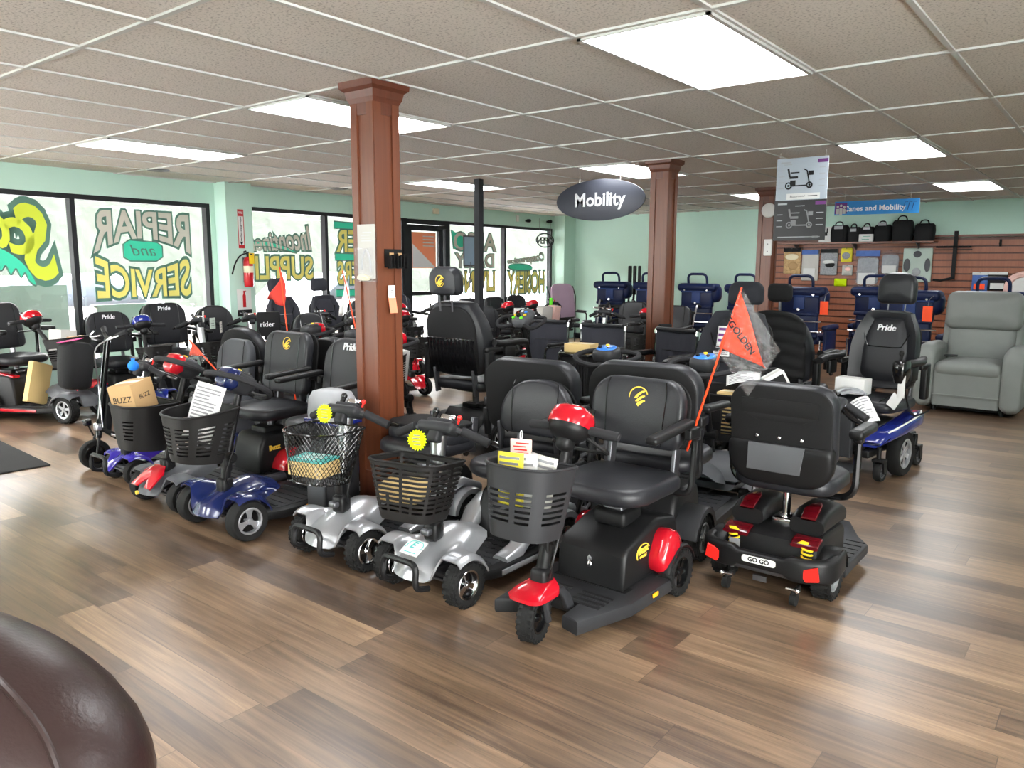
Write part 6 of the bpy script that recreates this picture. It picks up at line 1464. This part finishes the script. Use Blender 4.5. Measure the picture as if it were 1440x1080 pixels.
m = MB(T(0, -.0058, 0) @ STAND); m.text('Buzzaround', .026, T(-.03, .371, 0), shear=.2, ext=.0003); m.box((.1, .371, 0), (.08, .006, .001)); m.obj('lettering', 'ink', wb_)
for par_, mt, z0, zz in ((up, 'poster_purple', .62, .655), (lo, 'poster_purple', .165, .31)):
    m = MB(T(0, -.0056, 0) @ STAND); m.box((.17, zz, 0), (.085, .03, .001)); m.obj('corner_label', mt, par_)
m = MB(T(0, -.0052, 0) @ STAND); m.box((-.14, .655, 0), (.08, .012, .001)); m.box((-.12, .638, 0), (.07, .008, .001)); 
for i in range(4): m.box((-.17, .59 - .05 * i, 0), (.05, .006, .001)); m.box((.17, .6 - .05 * i, 0), (.05, .006, .001))
m.obj('printing', 'light_grey', up)
m = MB(T(0, -.0062, 0) @ STAND); m.box((-.15, .31, 0), (.08, .014, .001)); m.box((0, .03, 0), (.36, .007, .001)); m.box((.14, .03, 0), (.05, .012, .001)); m.box((0, .29, 0), (.08, .006, .001))
for i in range(3): m.box((-.17, .22 - .05 * i, 0), (.05, .006, .001)); m.box((.17, .23 - .05 * i, 0), (.06, .005, .001))
m.obj('printing', 'light_grey', lo)
t = thing('canes_sign', 'long blue sign reading Canes and Mobility hanging before the slatwall', 'sign', (-2.66, 10.75, 2.195), 0)
m = MB(); m.box((0, 0, 0), (1.0, .012, .175)); b_ = m.obj('board', 'sign_blue', t)
m = MB(T(-.0, -.0075, -.012) @ STAND); m.text('Canes and Mobility', .095, T(-.02, 0, 0), offset=.002, ext=.0005); m.obj('lettering', 'white_ink', b_)
m = MB(T(0, -.0075, 0) @ STAND); m.box((-.42, 0, 0), (.15, .14, .001)); m.obj('photo_panel', 'poster_purple', b_)
m = MB(T(0, -.0085, 0) @ STAND)
for x, h in ((-.46, .07), (-.42, .09), (-.38, .06)): m.sphere((x, -.02 + h * .6, 0), (.016, .016, .001)); m.box((x, -.04, 0), (.036, h, .001))
m.obj('photo_figures', 'off_white', b_)
m = MB(T(0, -.0075, 0) @ STAND)
for q in range(3): m.tube([(.32 + .05 * q, -.05, 0), (.34 + .05 * q, .05, 0), (.37 + .05 * q, .05, 0)], .004, 4)
m.obj('cane_drawing', 'blue_vinyl_light', b_)
for x in (-.38, .4): m = MB(); m.cyl((x, 0, .08), (x, 0, CEIL - 2.195), .002, n=5); m.obj('hanging_wire', 'white_plastic', t)
# on the far column: round thermostat and phone
m = MB(); m.lathe([(0, .03), (.07, .03), (.085, .02), (.09, 0), (0, 0)], 24, T(-3.62, 9.65, 2.13) @ STAND); one('wall_bell', m, 'white_plastic', 'round white disc on the far wooden column', 'disc')
t = thing('wall_phone', 'white handset fixed on the far wooden column', 'phone', (-3.6, 9.64, 1.68), 0)
m = MB(); m.rbox((0, -.01, 0), (.1, .035, .2), .012); m.obj('body', 'white_plastic', t)
for z in (-.05, .04): m = MB(); m.cyl((0, -.03, z), (0, -.026, z), .008); m.obj('button', 'ink_grey', t)
# ================================================================== slatwall and hanging goods
t = thing('slatwall', 'reddish wooden slatwall on the back wall', 'slatwall', (0, 0, 0))
m = MB()
for k in range(18): m.box((-2.9, YB - .04, .1 + k * .1), (3.9, .03, .078))
m.obj('boards', 'slat_wood', t, flat=True)
m = MB(); m.box((-2.9, YB - .012, .95), (3.9, .024, 1.86)); m.obj('grooves', 'cherry_dark', t, flat=True)
m = MB(); m.box((-2.9, YB - .05, 1.9), (3.94, .1, .03)); m.box((-4.86, YB - .06, .95), (.06, .12, 1.9)); m.obj('frame', 'cherry', t, flat=True)
t = thing('wall_shelf', 'wooden shelf along the slatwall carrying black bags', 'shelf', (-3.5, YB - .2, 1.815), 0)
m = MB(); m.box((0, 0, 0), (2.3, .3, .025)); m.obj('board', 'cherry', t, flat=True)
for x in (-.9, 0, .9): m = MB(); m.prism([(.14, 0), (-.12, 0), (.14, -.1)], .012, T(x, 0, -.012) @ YZX); m.obj('bracket', 'steel_dark', t)
def bag(label, x0, x1, z0, z1, k):
    x, w, h = (x0 + x1) / 2, x1 - x0, z1 - z0
    t = thing('tote_bag', label, 'bag', (x, YB - .22, z0), 0, 'black bags on the shelf')
    m = MB(); m.loft([[(a * q, b * q2, zz * h) for a, b in rrect(w, .2, .05, 4)] for q, q2, zz in ((.85, .9, 0), (.95, 1, .1), (1, 1, .5), (.95, .8, .75), (.8, .5, .84))]); m.obj('body', 'bag_black', t, ang=60)
    m = MB(); m.tube(smooth([(-w * .25, -.08, h * .7), (-w * .15, -.06, h * .97), (w * .15, -.06, h * .97), (w * .25, -.08, h * .7)], 4), .01, 6); m.obj('handle', 'bag_black', t)
    if k: m = MB(); m.box((0, -.1, h * k), (w * .5, .01, h * .16), b=.004); m.obj('grey_patch', 'light_grey', t)
zs = 1.83
for k, (lb, x0, x1, z1, q) in enumerate((('leftmost black bag on the shelf, with a pale band', -3.84, -3.58, 2.14, .72), ('second black bag on the shelf, with a silver clasp', -3.58, -3.4, 2.1, .66), ('third black bag on the shelf, behind the small white box', -3.4, -3.2, 2.1, .75),
        ('round black bag on the shelf with its flap open', -3.2, -2.96, 2.13, .86), ('tallest black bag on the shelf, under the blue sign', -2.95, -2.66, 2.2, 0), ('rightmost black bag on the shelf, a squat cooler', -2.64, -2.37, 2.13, 0))): bag(lb, x0, x1, zs, z1, q)
m = MB(); m.box((-3.92, YB - .2, zs + .12), (.19, .16, .24), b=.003); o = one('product_box', m, 'white_paper', 'white product box at the left end of the shelf', 'box')
m = MB(T(-3.92, YB - .282, zs + .13) @ STAND); m.box((0, 0, 0), (.07, .06, .001)); m.box((.03, .05, 0), (.02, .07, .001)); m.obj('printed_picture', 'ink', o)
m = MB(); m.box((-3.29, YB - .33, zs + .055), (.2, .06, .11), b=.003); o = one('product_box', m, 'white_paper', 'small white box standing before the black bags', 'box')
m = MB(T(-3.29, YB - .3605, zs + .055) @ STAND); ink_lines(m, 3, .15, .07, T()); m.obj('printing', 'green_ink', o)
def pack(label, x0, x1, z0, z1, mats, head=None, tile=None, y=YB - .09, clear=False, blobs=()):
    x, z, w, h = (x0 + x1) / 2, (z0 + z1) / 2, x1 - x0, z1 - z0
    t = thing('hanging_pack', label, 'packaged goods', (x, y, z), 0, 'packs hanging on the slatwall')
    m = MB(STAND @ T(0, 0, -.02)); m.pad(w, h, .03, .015, .012, .02); m.obj('bag', 'clear_bag' if clear else mats, t, ang=60)
    if clear: m = MB(STAND @ T(0, 0, -.015)); m.pad(w * .86, h * .72, .015, .05, .01, .012, T(0, -h * .05, 0)); m.obj('contents', mats, t, ang=60)
    if head: m = MB(STAND @ T(0, 0, .025)); m.box((0, h * .42, 0), (w * .98, h * .15, .012)); m.obj('header_card', head, t)
    if tile: m = MB(STAND @ T(0, 0, .034)); m.box((0, -h * .25, 0), (w * .7, h * .3, .006)); l = m.obj('label', tile, t); m = MB(STAND @ T(0, -.0375, 0)); ink_lines(m, 3, w * .5, h * .2, T(0, -h * .25, .001)); m.obj('printing', 'ink', l)
    for bx, bz, bw, bh, mt in blobs: m = MB(STAND @ T(0, 0, .03)); m.sphere((bx * w, bz * h, 0), (bw * w, bh * h, .012)); m.obj('product', mt, t)
    m = MB(); m.cyl((0, .06, h / 2 - .012), (0, -.05, h / 2 - .012), .004, n=6); m.obj('peg', 'steel_dark', t)
pack('tan and brown photo pack, leftmost on the slatwall', -4.62, -4.34, 1.33, 1.75, 'product_tan', 'ink', None, blobs=((.1, -.2, .3, .15, 'cardboard'), (0, .15, .4, .12, 'cream')))
pack('blue and white pack with numbers, second from the left on the slatwall', -4.32, -4.05, 1.22, 1.72, 'off_white', 'product_blue', 'white_paper')
pack('grey pack with pictured parts, third from the left on the slatwall', -4.02, -3.76, 1.31, 1.73, 'product_grey', 'ink', None, blobs=((.0, .0, .38, .08, 'white_paper'), (.1, -.1, .3, .1, 'ink')))
pack('small yellow carded pack under the shelf', -3.71, -3.54, 1.52, 1.74, 'yellow_pack', None, None, blobs=((0, -.05, .38, .25, 'product_grey'),))
pack('small pink and white pack under the yellow carded one', -3.68, -3.52, 1.31, 1.48, 'off_white', None, None, blobs=((.1, .1, .3, .2, 'pink_paper'),))
pack('lime green card low on the slatwall', -3.79, -3.6, 1.14, 1.26, 'neon_yellow')
pack('clear bag with blue header and a large white price label', -3.48, -3.12, 1.12, 1.7, 'product_grey', 'product_blue', 'white_paper', clear=True)
pack('crumpled clear bag with a white label, right of the blue header bag', -3.12, -2.84, 1.31, 1.71, 'product_grey', None, 'white_paper', clear=True)
pack('pale green pack with oval cushions, rightmost under the shelf', -2.8, -2.4, 1.22, 1.73, 'pale_board', None, None, blobs=((-.34, 0, .12, .2, 'mid_grey'), (.36, 0, .1, .2, 'mid_grey'), (0, .32, .14, .1, 'mid_grey'), (0, -.2, .16, .12, 'light_grey')))
t = thing('display_rack', 'black bent bar rack hanging on the slatwall', 'rack', (-2.13, YB - .1, 1.62), 0)
m = MB(); m.box((.02, 0, 0), (.05, .04, .7)); m.obj('post', 'ink', t)
m = MB(); m.box((0, -.01, .12), (.46, .02, .025)); m.box((0, .0, .08), (.48, .015, .012)); 
for k in range(7): m.cyl((-.2 + .065 * k, 0, .12), (-.2 + .065 * k, -.09, .13), .006, n=6)
m.obj('hooks', 'ink', t)
m = MB(); m.tube([(.02, -.02, -.33), (-.12, -.1, -.37), (-.22, -.12, -.36)], .018); m.obj('bent_bar', 'ink', t)
m = MB(); m.box((-1.55, YB - .08, 1.79), (.025, .05, .1)); m.cyl((-1.55, YB - .08, 1.76), (-1.55, YB - .2, 1.78), .006); one('wall_hook', m, 'ink', 'single black hook on the bare right part of the slatwall', 'hook')
for lb, x, w, z, h, mt, tl in (('blue and orange boxed pack hanging above the recliner', -1.76, .2, 1.24, .28, 'product_blue', 'neon_orange'), ('black and white boxed pack hanging above the recliner', -1.54, .24, 1.25, .27, 'ink', 'white_paper')):
    pack(lb, x - w / 2, x + w / 2, z - h / 2, z + h / 2, mt, 'white_paper', tl)
t = thing('ring_cushion', 'pink and white ring cushion pack at the right picture edge', 'packaged goods', (-1.22, YB - .1, 1.15), 0)
m = MB(); m.tube([(.2 * cos(a), 0, .2 * sin(a)) for a in [2 * pi * i / 26 for i in range(26)]], .045, 8, True); m.obj('ring', 'pink_paper', t)
m = MB(); m.cyl((0, .03, 0), (0, -.01, 0), .165, n=26); m.obj('card', 'white_paper', t)
# ================================================================== flags
def flag(label, base, tip, shape, mat, pole='pole_orange', bagpts=None, text=None, curl=.02, group='safety flags'):
    b, e = Vector(base), Vector(tip); t = thing('safety_flag', label, 'flag', base, 0, group)
    m = MB(); m.cyl((0, 0, 0), e - b, .006, .004, 8); m.obj('pole', pole, t)
    if bagpts or 1:
        d = (e - b)
        L = [Vector(p) - b for p in shape]
        a, q, c = L          # top at pole, bottom at pole, free point
        rows = []
        for i in range(11):
            u = i / 10; p0 = a.lerp(c, u); p1 = q.lerp(c, u)
            rows.append([p0.lerp(p1, j / 8) + Vector((0, curl * sin(u * 5 + j * .4), 0)) for j in range(9)])
        m = MB(); m.grid(rows); f = m.obj('pennant', mat, t, ang=80); f.modifiers.new('thickness', 'SOLIDIFY').thickness = .0012
        if text:
            ax = (c - (a + q) / 2); mid = (a + q) / 2; vs, fs = text_data(text, .042, .001, 0, .0004, 1)
            X = ax.normalized(); Z = Vector((0, -1, 0)); Y = Z.cross(X).normalized(); Z = X.cross(Y)
            Mx = Matrix((X, Y, Z)).transposed().to_4x4(); Mx.translation = mid + ax * .33 + Z * (curl + .004)
            m = MB(); m.add(vs, fs, Mx); m.obj('lettering', 'ink', f)
    if bagpts:
        P = [Vector(p) - b for p in bagpts]; rows = []
        for s in (-1, 1):
            rr = random.Random(4 + s); rows = []
            for i in range(13):
                u = i / 12; row = []
                for j in range(13):
                    v = j / 12; p = P[0].lerp(P[1], u).lerp(P[3].lerp(P[2], u), v); bb = sin(u * pi) * sin(v * pi)
                    row.append(p + Vector((0, s * (.006 + .02 * bb) + bb * (rr.random() - .5) * .02, 0)))
                rows.append(row)
            m = MB(); m.grid(rows); m.obj('clear_sleeve', 'clear_bag', t, ang=80)
    return t
flag('orange flag lettered EGOLDEN in a clear sleeve, behind the red three wheeler', (-1.52, 3.2, .62), (-1.32, 3.25, 1.36), [(-1.325, 3.25, 1.34), (-1.405, 3.235, 1.1), (-1.2, 3.25, 1.02)], 'flag_orange', bagpts=[(-1.32, 3.25, 1.36), (-1.14, 3.25, 1.1), (-1.27, 3.25, .89), (-1.41, 3.235, 1.08)], text='EGOLDEN', curl=.008)
flag('dark red flag on an orange pole standing left of the nearest column', (-4.57, 3.3, .5), (-4.69, 3.3, 1.43), [(-4.69, 3.3, 1.42), (-4.65, 3.3, 1.16), (-4.82, 3.3, 1.2)], 'flag_red', curl=.03)
flag('white and red flag just left of the nearest column', (-4.94, 4.2, .85), (-5.11, 4.2, 1.4), [(-5.1, 4.2, 1.38), (-5.03, 4.2, 1.17), (-5.15, 4.2, 1.03)], 'white_paper', curl=.02)
flag('red flag in a clear sleeve tilted behind the red and grey scooter', (-5.1, 3.1, .6), (-5.59, 3.1, .88), [(-5.58, 3.1, .875), (-5.4, 3.1, .775), (-5.58, 3.1, .76)], 'flag_orange', bagpts=[(-5.6, 3.1, .89), (-5.35, 3.1, .76), (-5.45, 3.1, .7), (-5.62, 3.1, .74)], curl=.01)
# ================================================================== loose goods on the second line
carton('white carton standing in a basket of the second row, right of the flag pole', (-4.83, 4.51, .62), (.2, .1, .26), (0, 8, 6), 'white_paper', name='white_box')
carton('pale carton standing in a basket of the second row, left of the flag pole', (-5.44, 4.56, .62), (.13, .09, .24), (0, 4, -6), 'off_white', name='white_box')
sheet('white sheet standing in the basket left of the dark red flag', (-5.57, 4.56, .63), (78, 6, 4), .13, .2)
carton('tan carton in the slotted basket behind the blue gauge', (-1.86, 4.6, .55), (.22, .14, .26), (0, 0, 4), 'cardboard_light')
m = MB(); m.loft([[(a * q, b * q, zz) for a, b in rrect(.24, .1, .03, 4)] for q, zz in ((.9, -.13), (1, -.1), (1, .1), (.95, .13))]); o = one('tote_bag', m, 'bag_black', 'black tote lettered rider on the tiller before the pilaster', 'bag', (-7.2, 4.9, .82), 62)
m = MB(T(0, -.052, 0) @ STAND); m.text('rider', .075, T(-.02, .0, 0), ext=.0006, offset=.001); m.obj('lettering', 'white_ink', o)
for k, (x, y, z, a) in enumerate(((-7.28, 4.2, .93, 20), (-7.25, 4.28, .86, -10), (-7.2, 4.34, .82, 15))):
    m = MB(); m.box((0, 0, 0), (.003, .08, .11)); o = one('price_tag', m, ('white_paper', 'pale_board', 'off_white')[k], ('topmost', 'middle', 'lowest')[k] + ' pale paper tag on the tiller below the word SERVICE', 'tag', (x, y, z), 30 + a, 'paper tags')
    m = MB(T(.003, 0, 0) @ RZ(90) @ STAND); ink_lines(m, 3, .06, .07, T()); m.obj('printing', 'ink_grey', o)
m = MB(); m.sphere((0, 0, 0), .035, 14, 10); m.cyl((0, 0, .03), (0, 0, .05), .012); one('horn_bulb', m, 'blue_bright', 'bright blue ball on the handlebar of the purple scooter', 'ball', (-5.08, 2.42, .79))
for k, (x, y, z, lb) in enumerate(((-7.15, 6.4, .93, 'lime clip on a window scooter tiller, left of the nearest column'), (-6.9, 9.65, .9, 'lime clip on the tiller below the hosiery lettering'))):
    m = MB(); m.rbox((0, 0, 0), (.05, .04, .13), .012); one('lime_clip', m, 'lime', lb, 'clip', (x, y, z))
for k, (x, y) in enumerate(((-6.45, 8.35), (-6.55, 9.0), (-6.6, 9.3))):
    carton(('white leaflet box left of the button tiller', 'white packet on the basket behind the button tiller', 'pinkish white packet right of the button tiller')[k], (x, y, .76), (.2, .12, .22), (8, 0, 60 + 20 * k), ('white_paper', 'off_white', 'pink_paper')[k], name='white_box')
t = carton('white and black carton on the scooter before the black sling chair', (-1.64, 4.62, .77), (.12, .1, .09), (0, -30, 40), 'white_paper', name='white_box')
m = MB(T(0, -.0515, 0) @ STAND); m.box((0, 0, 0), (.09, .06, .001)); 
m.obj('black_panel', 'ink', t)
sheet('white printed sheet on the floor scooter beside the buttoned seat', (-1.0, 4.12, .73), (50, -25, 25), .09, .14)
sheet('wide white leaflet lying left of the white and black carton', (-1.83, 4.6, .76), (12, -6, 20), .2, .14)
# ---- floor mat, brown recliner
m = MB(); m.box((0, 0, .006), (1.2, .8, .012), b=.004); one('door_mat', m, 'mat_dark', 'dark ribbed floor mat at the left picture edge', 'mat', (-6.65, 1.86, 0), -3)
t = thing('recliner', 'dark brown leather recliner cut by the bottom left corner of the picture', 'recliner', (-1.58, .18, 0), 30)
def lobe(a, b, c, cx, cy, cz, e=2.0, n=48, mm=24):
    m = MB(); sg = lambda v, p: math.copysign(abs(v) ** p, v); rings = []
    for i in range(mm + 1):
        ph = -pi / 2 + pi * i / mm; q = max(cos(ph), .002)
        rings.append([(cx + a * q * sg(cos(2 * pi * j / n), 2 / e), cy + b * q * sg(sin(2 * pi * j / n), 2 / e), cz + c * sin(ph)) for j in range(n)])
    m.loft(rings); return m
lobe(.58, .3, .29, 0, 0, .65, 2.1).obj('backrest', 'brown_leather', t, ang=80)
lobe(.54, .22, .27, .0, -.15, .63, 2.1).obj('head_cushion', 'brown_leather', t, ang=80)
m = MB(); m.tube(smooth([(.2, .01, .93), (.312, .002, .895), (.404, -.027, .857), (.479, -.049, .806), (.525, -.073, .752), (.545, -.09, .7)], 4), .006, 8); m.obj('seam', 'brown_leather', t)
m = MB(); m.rbox((-.05, -.12, .27), (.8, .5, .46), .08); m.obj('body', 'brown_leather', t)
m = MB(); m.rbox((-.05, -.55, .32), (.62, .5, .2), .07); m.obj('seat_cushion', 'brown_leather', t)
for s in (-1, 1): m = MB(); m.rbox((-.05 + s * .42, -.4, .32), (.2, .75, .5), .09); m.obj('armrest', 'brown_leather', t)
m = MB(); m.box((-.05, -.3, .02), (.7, .8, .04)); m.obj('base', 'black_plastic', t)
